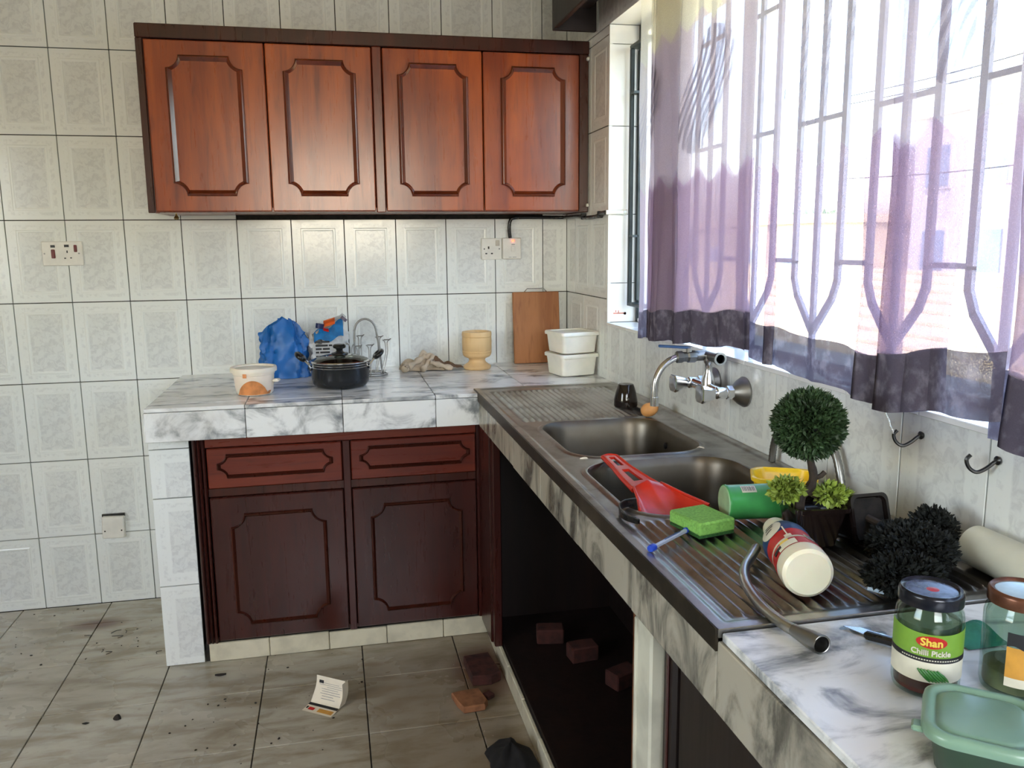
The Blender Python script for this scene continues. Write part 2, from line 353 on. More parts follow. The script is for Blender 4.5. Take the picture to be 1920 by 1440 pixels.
        return s.add(vs, fs, mi=mi, T=T)
    def loft(s, rings, mi=0, T=None, cap=(True, True)):
        n = len(rings[0]); vs = [p for r in rings for p in r]; fs = []
        for i in range(len(rings) - 1):
            for k in range(n): fs.append((i * n + k, i * n + (k + 1) % n, (i + 1) * n + (k + 1) % n, (i + 1) * n + k))
        if cap[0]: fs.append(tuple(range(n))[::-1])
        if cap[1]: fs.append(tuple((len(rings) - 1) * n + k for k in range(n)))
        return s.add(vs, fs, mi=mi, T=T)
    def grid(s, nu, nv, fn, mi=0, T=None, uvf=None):
        vs = [fn(i / nu, j / nv) for i in range(nu + 1) for j in range(nv + 1)]
        uvs = [(uvf(i / nu, j / nv) if uvf else (i / nu, j / nv)) for i in range(nu + 1) for j in range(nv + 1)]
        fs = [(i * (nv + 1) + j, (i + 1) * (nv + 1) + j, (i + 1) * (nv + 1) + j + 1, i * (nv + 1) + j + 1) for i in range(nu) for j in range(nv)]
        return s.add(vs, fs, uvs, mi, T)
    def mesh(s, name, mats, sharp=38, smooth=True):
        me = bpy.data.meshes.new(name); me.from_pydata(s.v, [], s.f)
        ul = me.uv_layers.new(name='UVMap'); flat = [c for f in s.uv for p in f for c in p]; ul.data.foreach_set('uv', flat)
        for m in (mats if isinstance(mats, (list, tuple)) else [mats]): me.materials.append(m)
        me.polygons.foreach_set('material_index', s.mi)
        if smooth:
            me.polygons.foreach_set('use_smooth', [True] * len(me.polygons)); me.update()
            me.set_sharp_from_angle(angle=math.radians(sharp))
        me.update(); me.validate()
        return me
    def build(s, name, mats, parent=None, sharp=38, smooth=True):
        return ob(name, s.mesh(name, mats, sharp, smooth), parent)
def ob(name, me, parent=None, loc=None, rz=0):
    o = bpy.data.objects.new(name, me); C.objects.link(o)
    if parent is not None: o.parent = parent
    if loc is not None: o.location = loc
    if rz: o.rotation_euler = (0, 0, rz)
    return o
def thing(name, label, cat, loc=(0, 0, 0), rz=0, group=None):
    o = bpy.data.objects.new(name, None); C.objects.link(o); o.location = loc; o.rotation_euler = (0, 0, rz); o.empty_display_size = .05
    o['label'] = label; o['category'] = cat
    if group: o['group'] = group
    return o
def tag(o, label, cat, group=None, kind=None):
    o['label'] = label; o['category'] = cat
    if group: o['group'] = group
    if kind: o['kind'] = kind
    return o
def struct(o, label=None, cat=None):
    o['kind'] = 'structure'
    if label: o['label'] = label
    if cat: o['category'] = cat
    return o
def TR(x=0, y=0, z=0, rx=0, ry=0, rz=0, s=1):
    return Matrix.Translation((x, y, z)) @ Matrix.Rotation(rz, 4, 'Z') @ Matrix.Rotation(ry, 4, 'Y') @ Matrix.Rotation(rx, 4, 'X') @ Matrix.Scale(s, 4)
def spline(pts, n=8):
    P = [Vector(p) for p in pts]; out = []
    for i in range(len(P) - 1):
        p0, p1, p2, p3 = P[max(0, i - 1)], P[i], P[i + 1], P[min(len(P) - 1, i + 2)]
        for k in range(n):
            t = k / n; out.append(.5 * ((2 * p1) + (p2 - p0) * t + (2 * p0 - 5 * p1 + 4 * p2 - p3) * t * t + (3 * p1 - p0 - 3 * p2 + p3) * t ** 3))
    out.append(P[-1]); return out
def rrect(w, h, r, n=5, cx=0, cy=0):
    out = []
    for (sx, sy, a0) in ((1, 1, 0), (-1, 1, PI / 2), (-1, -1, PI), (1, -1, 1.5 * PI)):
        for k in range(n + 1):
            a = a0 + PI / 2 * k / n; out.append((cx + sx * (w / 2 - r) + r * math.cos(a), cy + sy * (h / 2 - r) + r * math.sin(a)))
    return out
def text_mesh(body, size, fn=None, extrude=0.0004, res=3):
    cu = bpy.data.curves.new('lettering', 'FONT'); cu.body = body; cu.size = size; cu.extrude = extrude; cu.align_x = 'CENTER'; cu.align_y = 'CENTER'; cu.resolution_u = res
    tmp = bpy.data.objects.new('lettering_tmp', cu); C.objects.link(tmp); bpy.context.view_layer.update()
    me = bpy.data.meshes.new_from_object(tmp.evaluated_get(bpy.context.evaluated_depsgraph_get()))
    bpy.data.objects.remove(tmp); bpy.data.curves.remove(cu)
    if fn:
        for v in me.vertices: v.co = fn(v.co)
    me.update(); return me
def lettering(body, size, mat, parent, fn=None, T=None, name='lettering'):
    me = text_mesh(body, size, fn); me.materials.clear(); me.materials.append(mat)
    for p in me.polygons: p.material_index = 0
    o = ob(name, me, parent)
    if T is not None: me.transform(T)
    return o

# ------------------------------------------------------------------ room shell
Z1, Z2, Z3, Z4, Z5, Z6, Z7, Z8 = .285, .5846, .884, 1.1834, 1.4828, 1.7822, 2.0816, 2.381
ZR = [0, Z1, Z2, Z3, Z4, Z5, Z6, Z7, Z8, 2.68]
s_ = MB().box(-3.75, .35, -5.4, .25, -.14, -.008).build('floor', plain('floor_grout', (34, 30, 26), .95, 0, .3, 60)); floor = struct(s_)
MB().box(-3.75, .35, -5.4, .25, 2.72, 2.85).build('ceiling', CEIL)['kind'] = 'structure'
wall_back = struct(MB().box(-3.75, .30, .0125, .22, -.012, 2.72).build('wall_back', GROUT))
wl = MB(); wl.box(-3.75, -3.55, -5.4, -4.0, -.012, 2.72).box(-3.75, -3.55, -2.6, .0125, -.012, 2.72).box(-3.75, -3.55, -4.0, -2.6, -.012, 1.0).box(-3.75, -3.55, -4.0, -2.6, 2.1, 2.72)
struct(wl.build('wall_left', ROOM))
wf = MB(); wf.box(-3.55, -1.5, -5.4, -5.2, -.012, 2.72).box(-.2, .3, -5.4, -5.2, -.012, 2.72).box(-1.5, -.2, -5.4, -5.2, 2.2, 2.72).box(-1.5, -.2, -5.4, -5.2, -.012, 1.3)
struct(wf.build('wall_front', ROOM))
WY0, WY1, WZ0, WZ1 = -4.4, -.527, 1.10, 2.113
wr = MB(); wr.box(.0125, .30, -5.4, .0125, -.012, WZ0 - .012).box(.0125, .30, -5.4, .0125, WZ1 + .012, 2.72)
wr.box(.0125, .30, WY1 + .012, .0125, WZ0 - .012, WZ1 + .012).box(.0125, .30, -5.2, WY0, WZ0 - .012, WZ1 + .012)
wall_right = struct(wr.build('wall_right', GROUT))

def tile_mesh(u0, u1, v0, v1, key, W=.2, H=.3, mat=None, relief=True, th=.012, gap=.0016):
    """a glazed tile in its own plane: x right, z up, face towards -y, origin at its lower left corner; a piece cut from the full tile keeps the full tile's relief lines"""
    m = MB(); x0, x1, z0, z1 = u0 * W + gap, u1 * W - gap, v0 * H + gap, v1 * H - gap; b = .0008
    def ring(ix, y):
        X0 = x0 + ix; X1 = x1 - ix; Z0 = z0 + ix; Z1_ = z1 - ix
        return [(X0, y, Z0), (X1, y, Z0), (X1, y, Z1_), (X0, y, Z1_)]
    rings = [ring(0, th), ring(0, b), ring(b, 0)]
    full = relief and (u1 - u0) > .9 and (v1 - v0) > .9
    if full:
        for ins, y in ((.032, 0), (.035, -.0012), (.040, -.0012), (.043, .0004)): rings.append(ring(ins, y))
    vs = [p for r in rings for p in r]; fs = []
    for i in range(len(rings) - 1):
        for k in range(4): fs.append((i * 4 + k, i * 4 + (k + 1) % 4, (i + 1) * 4 + (k + 1) % 4, (i + 1) * 4 + k))
    n = (len(rings) - 1) * 4; fs.append((n, n + 1, n + 2, n + 3)); fs.append((3, 2, 1, 0))
    m.add([(p[0] - u0 * W, p[1], p[2] - v0 * H) for p in vs], fs, [(p[0] / W, p[2] / H) for p in vs])
    return m.mesh(key, mat or T_WALL, smooth=False)
TM = {}
def wall_tile(parent, a0, a1, z0, z1, plane, name='tile', W=.2, H=.3, flip=False, uv=None, mat=None):
    """plane = ('y', Y) faces -y with a along x ; ('x', X) faces -x with a along -y"""
    fw, fh = a1 - a0, z1 - z0; cut_w, cut_h = fw < W * .93, fh < H * .93
    u = uv or ((0, 1) if not cut_w else (0, fw / W)); v = (0, 1) if not cut_h else ((1 - fh / H, 1) if z0 < .5 or z0 > 1.05 else (0, fh / H))
    key = (round(fw, 4), round(fh, 4), u, v, plane[0] == 'x', mat.name if mat else '')
    if key not in TM: TM[key] = tile_mesh(u[0], u[1], v[0], v[1], 'tile', fw / (u[1] - u[0]), fh / (v[1] - v[0]), mat)
    if plane[0] == 'y': o = ob(name, TM[key], parent, (a0, plane[1] + random.uniform(-.0004, .0004), z0))
    else: o = ob(name, TM[key], parent, (plane[1] + random.uniform(-.0004, .0004), -a0, z0), -PI / 2)
    return o
XC = [-.103 - .2 * k for k in range(14)]      # vertical joints on the back wall, leftwards
for r in range(9):
    if True:
        for k in range(-1, 13):
            x1 = 0.0 if k == -1 else XC[k]; x0 = XC[k + 1]
            if r in (5, 6) and x0 > -1.5 and x1 < -.02: continue      # behind the wall cabinet
            if r in (0, 1) and x0 > -1.55: continue                   # behind the base cabinet
            wall_tile(wall_back, x0, x1, ZR[r], ZR[r + 1], ('y', 0.0), uv=(1 - (x1 - x0) / .2, 1) if k == -1 else None)
# right wall: a runs towards the camera
AY = [0, .03, .24, .45, .655, .86, 1.07, 1.275, 1.485, 1.70, 1.91, 2.125, 2.325, 2.53, 2.74, 2.95, 3.16]
AYW = [0, .03, .24, .45, .527, .655] + AY[5:]
for i in range(len(AYW) - 1): wall_tile(wall_right, AYW[i], AYW[i + 1], Z3, Z4 if i < 4 else WZ0, ('x', 0.0), W=.205)
AU = [0, .12, .325, .527]
for r in (4, 5, 6):
    for i in range(3): wall_tile(wall_right, AU[i], AU[i + 1], ZR[r] if r > 4 else Z4, ZR[r + 1], ('x', 0.0), W=.203)
for i in range(16): wall_tile(wall_right, i * .203, (i + 1) * .203, WZ1, Z8, ('x', 0.0), W=.203)
for i in range(3): wall_tile(wall_right, AU[i], AU[i + 1], Z7, WZ1, ('x', 0.0), W=.203)
# reveal and window ledge
REV = plain('white_reveal_tile', (240, 240, 236), .2, 0, .03, 6)
rev = [(1.10, 1.24), (1.24, 1.48), (1.48, 1.78), (1.78, 2.05), (2.05, 2.113)]
for a, b in rev:
    MB().box(.0, .28, WY1 - .0, WY1 + .011, a + .001, b - .001, .0012).build('tile', REV, wall_right, smooth=False)
for k in range(19):
    y1 = WY1 - k * .205
    MB().box(-.002, .30, y1 - .2037, y1 - .0013, WZ0 - .011, WZ0, .0012).build('tile', REV, wall_right, smooth=False)
MB().box(.0, .28, WY0, WY1, WZ1, WZ1 + .01).build('lintel_face', REV, wall_right, smooth=False)
# floor tiles
FS = .3175; FX = -1.866; FY = -1.142
fm = MB(); fm.box(.0016, FS - .0016, .0016, FS - .0016, -.012, 0, .0012); fme = fm.mesh('tile', T_FLOOR, smooth=False)
# the tiles share one mesh; the material reads world place through each tile's own mesh copy
for i in range(-5, 7):
    for j in range(-8, 4):
        x0, y0 = FX + i * FS, FY + j * FS; x1, y1 = x0 + FS, y0 + FS
        if y0 > 0 or x0 > .0: continue
        m = MB().box(x0 + .0017, min(x1, -.01) - .0017, y0 + .0022, min(y1, .0) - .0022, -.012, random.uniform(-.0004, .0004), .0012)
        m.build('tile', T_FLOOR, floor, smooth=False)

# ------------------------------------------------------------------ counters
TOP = .895
counter = thing('back_counter', 'marble tiled worktop along the back wall with a thick front edge', 'worktop', (-.77, -.35, .79))
def cpart(name, m, mats, par, **k):
    o = m.build(name, mats, par, **k); o.matrix_parent_inverse = Matrix.Translation(-Vector(par.location)); return o
def setw(o, par):      # geometry is written in world coordinates: undo the parent's place
    o.matrix_parent_inverse = (Matrix.Translation(par.location) @ Matrix.Rotation(par.rotation_euler.z, 4, 'Z')).inverted(); return o
def part(name, m, mats, par, **k): return setw(m.build(name, mats, par, **k), par)
part('slab', MB().box(-1.53, .0, -.69, -.001, .80, TOP - .012).box(-.49, 0, -.69, -.6, .80, TOP - .012), GROUT, counter, smooth=False)
gx = [-1.54, -1.243, -.944, -.645, -.322, -.0]; gy = [-.70, -.625, -.31, -.001]
for i in range(5):
    for j in range(3):
        x0, x1 = gx[i], gx[i + 1]
        if i == 3 and j == 0: x1 = -.497
        if i == 4 and j == 0: continue
        part('marble_tile', MB().box(x0 + .001, x1 - .001, gy[j] + .001, gy[j + 1] - .001, TOP - .012, TOP + random.uniform(-.0005, .0003), .0015), T_MARB, counter, smooth=False)
ax_ = [-1.54, -1.243, -.944, -.645, -.497]
for i in range(4):
    part('edge_tile', MB().box(ax_[i] + .001, ax_[i + 1] - .001, -.702, -.690, .79, TOP - .0135, .0015), T_MARB, counter, smooth=False)
part('edge_tile', MB().box(-1.542, -1.53, -.70, -.001, .79, TOP - .0135, .0015), T_MARB, counter, smooth=False)

rc = thing('sink_counter', 'marble tiled worktop under the window, nearest the camera beyond the sink', 'worktop', (-.25, -3.1, .79))
part('slab', MB().box(-.485, .0, -3.9, -2.475, .80, TOP - .012), GROUT, rc, smooth=False)
part('slab', MB().box(-.485, -.455, -2.475, -.70, .795, .872), GROUT, rc, smooth=False)
yy = [-2.462, -2.80, -3.12, -3.44, -3.76]
for i in range(4):
    part('marble_tile', MB().box(-.499, -.187, yy[i + 1] + .001, yy[i] - .001, TOP - .012, TOP, .0015), T_MARB, rc, smooth=False)
    part('marble_tile', MB().box(-.185, -.001, yy[i + 1] + .001, yy[i] - .001, TOP - .012, TOP + .0003, .0015), T_MARB, rc, smooth=False)
ey = [-.702, -.925, -1.23, -1.535, -1.84, -2.145, -2.456, -2.77, -3.08, -3.40]
for i in range(9):
    top = TOP - .028 if i < 6 else TOP - .0135
    part('edge_tile', MB().box(-.502, -.488, ey[i + 1] + .001, ey[i] - .001, .785 + random.uniform(-.002, .002), top, .0015), T_MARB_D, rc, smooth=False)

# white tiled pillar at the end of the back counter
pl = thing('tiled_pillar', 'white tiled end pillar that carries the left end of the back counter', 'pillar', (-1.49, -.3, 0)); pl['kind'] = 'structure'
part('core', MB().box(-1.545, -1.445, -.588, -.002, 0, .79), GROUT, pl, smooth=False)
def ptile(z0, z1, x0=-1.557, x1=-1.432, y=-.60, par=pl):
    m = tile_mesh(0, (x1 - x0) / .2, 1 - (z1 - z0) / .3, 1, 'tile'); o = ob('tile', m, par, (x0, y, z0)); setw(o, par)
for a, b in ((0.002, .282), (.282, .581), (.581, .744), (.744, .789)): ptile(a, b)
for a, b in ((0.002, .282), (.282, .581), (.581, .789)):
    part('tile', MB().box(-1.557, -1.546, -.587, -.001, a + .001, b - .001, .001), T_WALL, pl, smooth=False)

# ------------------------------------------------------------------ cabinets
def notched(w, h, r, ins, n=6):
    """outline of a rectangle with concave quarter-round corners, centred, in (x, z)"""
    out = []; rr = r + ins * .6; W, H = w / 2, h / 2; w2, h2 = W - ins, H - ins
    for (sx, sz) in ((1, 1), (-1, 1), (-1, -1), (1, -1)):
        cx, cz = sx * W, sz * H; pts = []
        a_s = math.asin(min(1, ins / rr)); a_e = PI / 2 - a_s
        for k in range(n + 1):
            a = a_s + (a_e - a_s) * k / n
            pts.append((cx - sx * rr * math.cos(a), cz - sz * rr * math.sin(a)))
        # runs from the side edge end (near x edge) to the top edge end: order around the loop
        fixed = [(sx * w2, cz - sz * rr * 1.0)]
        first = (sx * w2, pts[-1][1]); last = (pts[0][0], sz * h2)
        seq = [first] + pts[::-1] + [last]
        if sx * sz < 0: seq = seq[::-1]
        out += seq
    return out
def moulding(m, w, h, r, wid=.012, hgt=.007, cx=0, cz=0, y=0, mi=0):
    rings = []
    for ins, d in ((0, 0), (wid * .15, hgt * .8), (wid * .4, hgt), (wid * .65, hgt * .55), (wid, .0)):
        rings.append([(cx + p[0], y - d, cz + p[1]) for p in notched(w, h, r, ins)])
    m.loft(rings, cap=(False, False), mi=mi)
def door(parent, x0, x1, z0, z1, y, mx, mz, r, mat, edge, name='door', slabt=.018, wid=.014, hgt=.009):
    d = part(name, MB().box(x0, x1, y - slabt, y, z0, z1, .003), mat, parent, sharp=30)
    m = MB(); w, h = mx[1] - mx[0], mz[1] - mz[0]
    moulding(m, w, h, r, wid, hgt, (mx[0] + mx[1]) / 2, (mz[0] + mz[1]) / 2, y - slabt)
    o = part('moulding', m, edge, parent, sharp=50); o.parent = d; o.matrix_parent_inverse = (d.matrix_parent_inverse).inverted() if False else Matrix()
    # child of the door: the door's own frame already undoes the cabinet's place
    return d
wc = thing('wall_cabinet', 'glossy red-brown wooden wall cabinet with four panelled doors', 'cabinet', (-.77, -.15, 1.497))
cm = MB()
cm.box(-1.54, -1.522, -.282, -.001, 1.497, 2.10, .002).box(-.020, -.002, -.282, -.001, 1.497, 2.10, .002)
cm.box(-1.522, -.02, -.282, -.001, 1.499, 1.515, .001).box(-1.522, -.02, -.282, -.001, 2.075, 2.10, .001).box(-1.522, -.02, -.02, -.001, 1.515, 2.075)
cm.box(-.785, -.767, -.282, -.02, 1.515, 2.075)
part('carcass', cm, W_FRAME, wc)
part('top_rail', MB().box(-1.556, .0, -.300, -.283, 2.062, 2.108, .003), W_EDGE, wc)
part('side_stile', MB().box(-1.556, -1.534, -.298, -.283, 1.497, 2.062, .002), W_EDGE, wc)
part('side_stile', MB().box(-.038, -.002, -.296, -.283, 1.497, 2.062, .002), W_EDGE, wc)
part('centre_stile', MB().box(-.790, -.757, -.299, -.283, 1.497, 2.062, .003), W_FRAME, wc)
dy = -.284
DX = [(-1.530, -1.151), (-1.147, -.793), (-.754, -.402), (-.398, -.040)]
MX = [(-1.468, -1.222), (-1.092, -.846), (-.705, -.452), (-.335, -.092)]
for (a, b), (c, d) in zip(DX, MX):
    door(wc, a, b, 1.502, 2.058, dy, (c, d), (1.553, 2.012), .042, W_DOOR, W_MOULD, wid=.020, hgt=.011)
part('screw_eye', MB().lathe([(0, 0), (.006, .001), (.009, .006), (.006, .012), (.003, .016), (.003, .022), (0, .022)], 12, TR(-1.474, -.26, 1.475)), BRASS, wc)
for z in (2.045, 1.522):
    part('clip', MB().box(-.012, -.003, -.312, -.297, z - .006, z + .006, .002).lathe([(0, 0), (.004, 0), (.004, .012), (0, .013)], 8, TR(-.0075, -.30, z, rx=PI / 2)), WHITE, wc)

bc = thing('base_cabinet', 'dark red-brown base cabinet with two drawers above two doors', 'cabinet', (-.95, -.3, .065))
cm = MB(); cm.box(-1.425, -1.41, -.585, -.02, .066, .785).box(-.50, -.485, -.585, -.02, .066, .785).box(-1.41, -.50, -.585, -.02, .066, .08).box(-1.41, -.50, -.04, -.02, .08, .785)
cm.box(-1.41, -.50, -.585, -.56, .735, .785).box(-1.41, -.50, -.585, -.56, .578, .60)
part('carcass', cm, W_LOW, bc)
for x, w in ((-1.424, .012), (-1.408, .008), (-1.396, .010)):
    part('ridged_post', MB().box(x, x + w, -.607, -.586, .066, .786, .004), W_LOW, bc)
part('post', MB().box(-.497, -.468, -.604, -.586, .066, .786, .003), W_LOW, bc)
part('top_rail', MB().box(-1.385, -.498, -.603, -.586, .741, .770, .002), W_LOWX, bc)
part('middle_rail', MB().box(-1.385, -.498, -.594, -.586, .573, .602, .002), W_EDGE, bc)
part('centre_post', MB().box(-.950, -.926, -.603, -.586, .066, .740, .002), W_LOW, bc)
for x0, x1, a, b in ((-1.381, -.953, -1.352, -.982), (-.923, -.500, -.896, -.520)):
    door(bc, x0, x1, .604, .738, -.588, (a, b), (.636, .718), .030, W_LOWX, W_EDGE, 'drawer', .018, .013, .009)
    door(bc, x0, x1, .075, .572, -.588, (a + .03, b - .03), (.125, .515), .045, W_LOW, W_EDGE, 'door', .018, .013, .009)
part('shelf', MB().box(-1.41, -.50, -.55, -.05, .33, .345), W_DARK, bc)

def kick(parent, cuts, fixed, axis):
    for i in range(len(cuts) - 1):
        a, b = cuts[i], cuts[i + 1]
        if axis == 'x': m = MB().box(a + .001, b - .001, fixed, fixed + .012, .001, .064, .002)
        else: m = MB().box(fixed, fixed + .012, a + .001, b - .001, .001, .062, .002)
        part('tile', m, T_WALL_P, parent, smooth=False)
T_WALL_P = plain('cream_kick_tile', (214, 208, 184), .3, 0, .12, 14)
bk = struct(MB().box(-1.43, -.475, -.588, -.005, .0, .063).build('trim_1', GROUT, smooth=False))
kick_p = bk
for i in range(5):
    cc = [-1.418, -1.222, -1.023, -.825, -.626, -.466]
    MB().box(cc[i] + .001, cc[i + 1] - .001, -.600, -.589, .001, .064 + random.uniform(-.002, .002), .002).build('tile', T_WALL_P, bk, smooth=False)
rk = struct(MB().box(-.458, -.01, -3.6, -.62, .0, .058).build('trim_2', GROUT, smooth=False))
cc = [-.63, -.78, -.965, -1.165, -1.365, -1.565, -1.765, -1.965, -2.165]
for i in range(8): MB().box(-.470, -.459, cc[i + 1] + .001, cc[i] - .001, .001, .060 + random.uniform(-.002, .002), .002).build('tile', T_WALL_P, rk, smooth=False)

# open space below the sink, framed in dark wood
sc_ = thing('sink_base_cabinet', 'open dark wooden cupboard under the sink with no doors left', 'cabinet', (-.25, -1.4, .065))
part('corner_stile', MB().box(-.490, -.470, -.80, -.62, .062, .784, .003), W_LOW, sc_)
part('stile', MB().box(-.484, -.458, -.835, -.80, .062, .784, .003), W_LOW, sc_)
part('added_shade_back', MB().box(-.02, -.006, -2.09, -.62, .062, .70), W_DARK, sc_)  # near-black panels put in so the open space reads as shade
part('added_shade_end', MB().box(-.455, -.02, -.64, -.62, .062, .78), W_DARK, sc_)
part('added_shade_end', MB().box(-.455, -.02, -2.10, -2.085, .062, .78), W_DARK, sc_)
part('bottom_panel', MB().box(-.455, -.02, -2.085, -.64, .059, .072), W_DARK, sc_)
part('edge_strip', MB().box(-.478, -.45, -2.118, -2.09, .0, .784, .004), plain('worn_orange_wood', (124, 72, 40), .6, 0, .3, 20), sc_)
wp = struct(MB().box(-.482, -.02, -2.185, -2.12, .0, .784, .004).box(-.486, -.48, -2.128, -2.119, .0, .76, .002).build('pillar', plain('white_painted_pillar', (206, 204, 186), .6, 0, .12, 12)), 'narrow white painted upright below the sink counter', 'pillar')
nc = thing('near_base_cabinet', 'dark wooden base cabinet to the right of the white upright', 'cabinet', (-.25, -2.8, .065))
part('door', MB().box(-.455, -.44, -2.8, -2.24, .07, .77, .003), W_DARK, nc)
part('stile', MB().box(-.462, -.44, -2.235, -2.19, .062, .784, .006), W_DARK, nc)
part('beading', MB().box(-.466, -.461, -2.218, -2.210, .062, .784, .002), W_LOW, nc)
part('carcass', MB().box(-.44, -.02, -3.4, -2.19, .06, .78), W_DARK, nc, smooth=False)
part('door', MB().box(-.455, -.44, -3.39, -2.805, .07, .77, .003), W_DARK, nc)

# dark wooden pelmet over the window
pm = thing('pelmet', 'dark wooden pelmet box on the wall above the window', 'pelmet', (-.08, -2.3, 2.12))
part('end_board', MB().box(-.163, -.006, -.40, -.38, 2.118, 2.45, .002), W_DARK, pm)
part('front_board', MB().box(-.163, -.145, -4.3, -.401, 2.122, 2.45, .002), W_DARK, pm)
part('top_board', MB().box(-.145, -.006, -4.3, -.401, 2.40, 2.42, .002), W_DARK, pm)
part('batten', MB().box(-.125, -.105, -4.3, -.401, 2.16, 2.18, .002), wood('brown_batten_wood', lin((74, 46, 38)), lin((58, 34, 28)), lin((40, 24, 20)), 'y'), pm)
part('batten', MB().box(-.085, -.035, -4.3, -.401, 2.19, 2.21, .002), W_DARK, pm)
rod = thing('curtain_rod', 'thin metal rod that the curtains hang from inside the pelmet', 'curtain rod', (-.06, -2.3, 2.30))
part('rod', MB().tube([(-.06, -4.28, 2.30), (-.06, -.405, 2.30)], .007, 8), DULL, rod)

# ------------------------------------------------------------------ window
win = struct(bpy.data.objects.new('window_1', None)); C.objects.link(win); win.location = (.1, -2.4, 1.1)
fr = MB(); FXW = .075
for y in (WY1 - .012, -1.30, -2.55, -3.50, WY0 + .012): fr.box(FXW + .03, FXW + .055, y - .012, y + .012, WZ0 + .0, WZ1, .003)
fr.box(FXW + .031, FXW + .054, WY0, WY1, WZ1 - .024, WZ1, .003)
part('frame', fr, DKFRAME, win)
part('bottom_rail', MB().box(FXW + .031, FXW + .054, WY0, WY1, WZ0, WZ0 + .016, .003), REV, win)
for a, b in ((WY1 - .03, -1.285), (-1.315, -2.535), (-2.565, -3.485), (-3.515, WY0 + .03)):
    part('pane', MB().box(FXW + .041, FXW + .045, b, a, WZ0 + .025, WZ1 - .025), glass('window_pane_glass', (250, 252, 252), .0, 1.3), win, smooth=False)
sash = MB(); sash.box(.066, .080, -.560, -.545, 1.165, 2.03, .002).box(.084, .096, -.590, -.574, 1.18, 2.02, .002).box(.066, .10, -.70, -.545, 1.16, 1.172, .002).box(.066, .10, -.70, -.545, 2.03, 2.042, .002)
sash.box(.066, .09, -.59, -.55, 1.40, 1.408).box(.066, .09, -.59, -.55, 1.88, 1.888)
part('sash_frame', sash, DKFRAME, win)
# burglar bars: groups of three uprights closing to a Y
GX = .055; period = .2650
def bar(pts, r=.0055): return MB().tube(pts, r, 6)
for g in range(13):
    yc = -.95 - period * g
    if yc < -4.2: break
    part('upright_bar', MB().box(GX - .004, GX + .004, yc - .008, yc + .008, WZ0, WZ1), GREYB, win, smooth=False)
    for sgn in (-1, 1):
        m = MB(); y = yc + sgn * .082
        for (y0, z0, y1, z1) in ((y, WZ1, y, 1.335), (y, 1.335, y, 1.30), (y, 1.30, yc + sgn * .066, 1.262), (yc + sgn * .066, 1.262, yc, 1.185)):
            d = Vector((0, y1 - y0, z1 - z0)); L = d.length; ang = math.atan2(d.y, -d.z)
            m.box(-.004, .004, -.008, .008, -L - .003, .003, T=Matrix.Translation((GX, y0, z0)) @ Matrix.Rotation(ang, 4, 'X'))
        part('forked_bar', m, GREYB, win, smooth=False)
    m = MB().box(GX - .003, GX + .003, yc - .082, yc + .082, 1.626, 1.636).box(GX - .003, GX + .003, yc - .082, yc + .082, 1.90, 1.91)
    part('rung', m, GREYB, win, smooth=False)
    part('cross_bar', MB().box(GX - .003, GX + .003, yc - period + .082, yc - .082, 1.333, 1.343), GREYB, win, smooth=False)

# ------------------------------------------------------------------ curtains
def curtain(name, label, path, x_in, x_out, zb, top=2.30, hem_h=.082, seed=0, flare=0.0, mat=None):
    """path: y stops; each turn folds the cloth back on itself, the layers stepping from x_in out to x_out"""
    rnd = random.Random(seed); pts = []; N = len(path) - 1
    for i in range(N):
        xa = x_in + (x_out - x_in) * i / max(1, N); xb = x_in + (x_out - x_in) * (i + 1) / max(1, N)
        L = abs(path[i + 1] - path[i]); n = max(5, int(L / .012))
        for k in range(n):
            t = k / n; y = path[i] + (path[i + 1] - path[i]) * (t - math.sin(2 * PI * t) * .03)
            x = xa + (xb - xa) * (.5 - .5 * math.cos(PI * t)); pts.append([x, y])
    pts.append([x_out, path[-1]])
    acc = [0.0]
    for a, b in zip(pts, pts[1:]): acc.append(acc[-1] + math.hypot(b[0] - a[0], b[1] - a[1]))
    ph = [rnd.uniform(0, 6) for _ in range(6)]
    ymin, ymax = min(path), max(path); yc = (ymin + ymax) / 2
    def zbot(y): 
        t = (y - path[0]) / (path[-1] - path[0]); t = max(0, min(1, t)); return zb[0] + (zb[1] - zb[0]) * t + .004 * math.sin(y * 31 + ph[3])
    def P(i, z):
        x, y = pts[i]; d = (top - z) / (top - 1.1)
        x2 = x + d * .006 * math.sin(acc[i] * 42 + ph[0]) + .003 * math.sin(acc[i] * 17 + z * 3 + ph[1]) + .0022 * math.sin(acc[i] * 90 + z * 8 + ph[4]) * d
        y2 = y + (y - yc) * flare * (d - .5) + .004 * d * math.sin(z * 9 + acc[i] * 7 + ph[2]) + .003 * math.sin(z * 17 + acc[i] * 30 + ph[5])
        return (x2, y2, z)
    cloth = MB(); hem = MB(); nu = len(pts) - 1
    def fc(u, v): i = round(u * nu); zz = zbot(pts[i][1]) + hem_h; return P(i, zz + (top - zz) * v)
    def fh(u, v):
        i = round(u * nu); z0 = zbot(pts[i][1]); p = P(i, z0 + (hem_h + .001) * v); return (p[0], p[1], p[2])
    uvf = lambda u, v: (-pts[round(u * nu)][1] * 1.0 + (acc[round(u * nu)] - abs(pts[round(u * nu)][1] - path[0])) * .0, v)
    cloth.grid(nu, 40, fc, uvf=uvf); hem.grid(nu, 5, fh, uvf=uvf)
    o = cloth.build(name, mat or CURT, sharp=180); tag(o, label, 'curtain', 'sheer curtains at the kitchen window')
    hem.build('hem', HEM, o, sharp=180)
    return o
curtain('curtain', 'sheer lavender curtain bunched in dark folds at the window end beside the wall cabinet', [-.905, -1.31, -1.03, -1.31, -1.05, -1.30, -1.10, -1.70, -1.32, -1.715], -.030, -.085, (1.088, 1.150), seed=1)
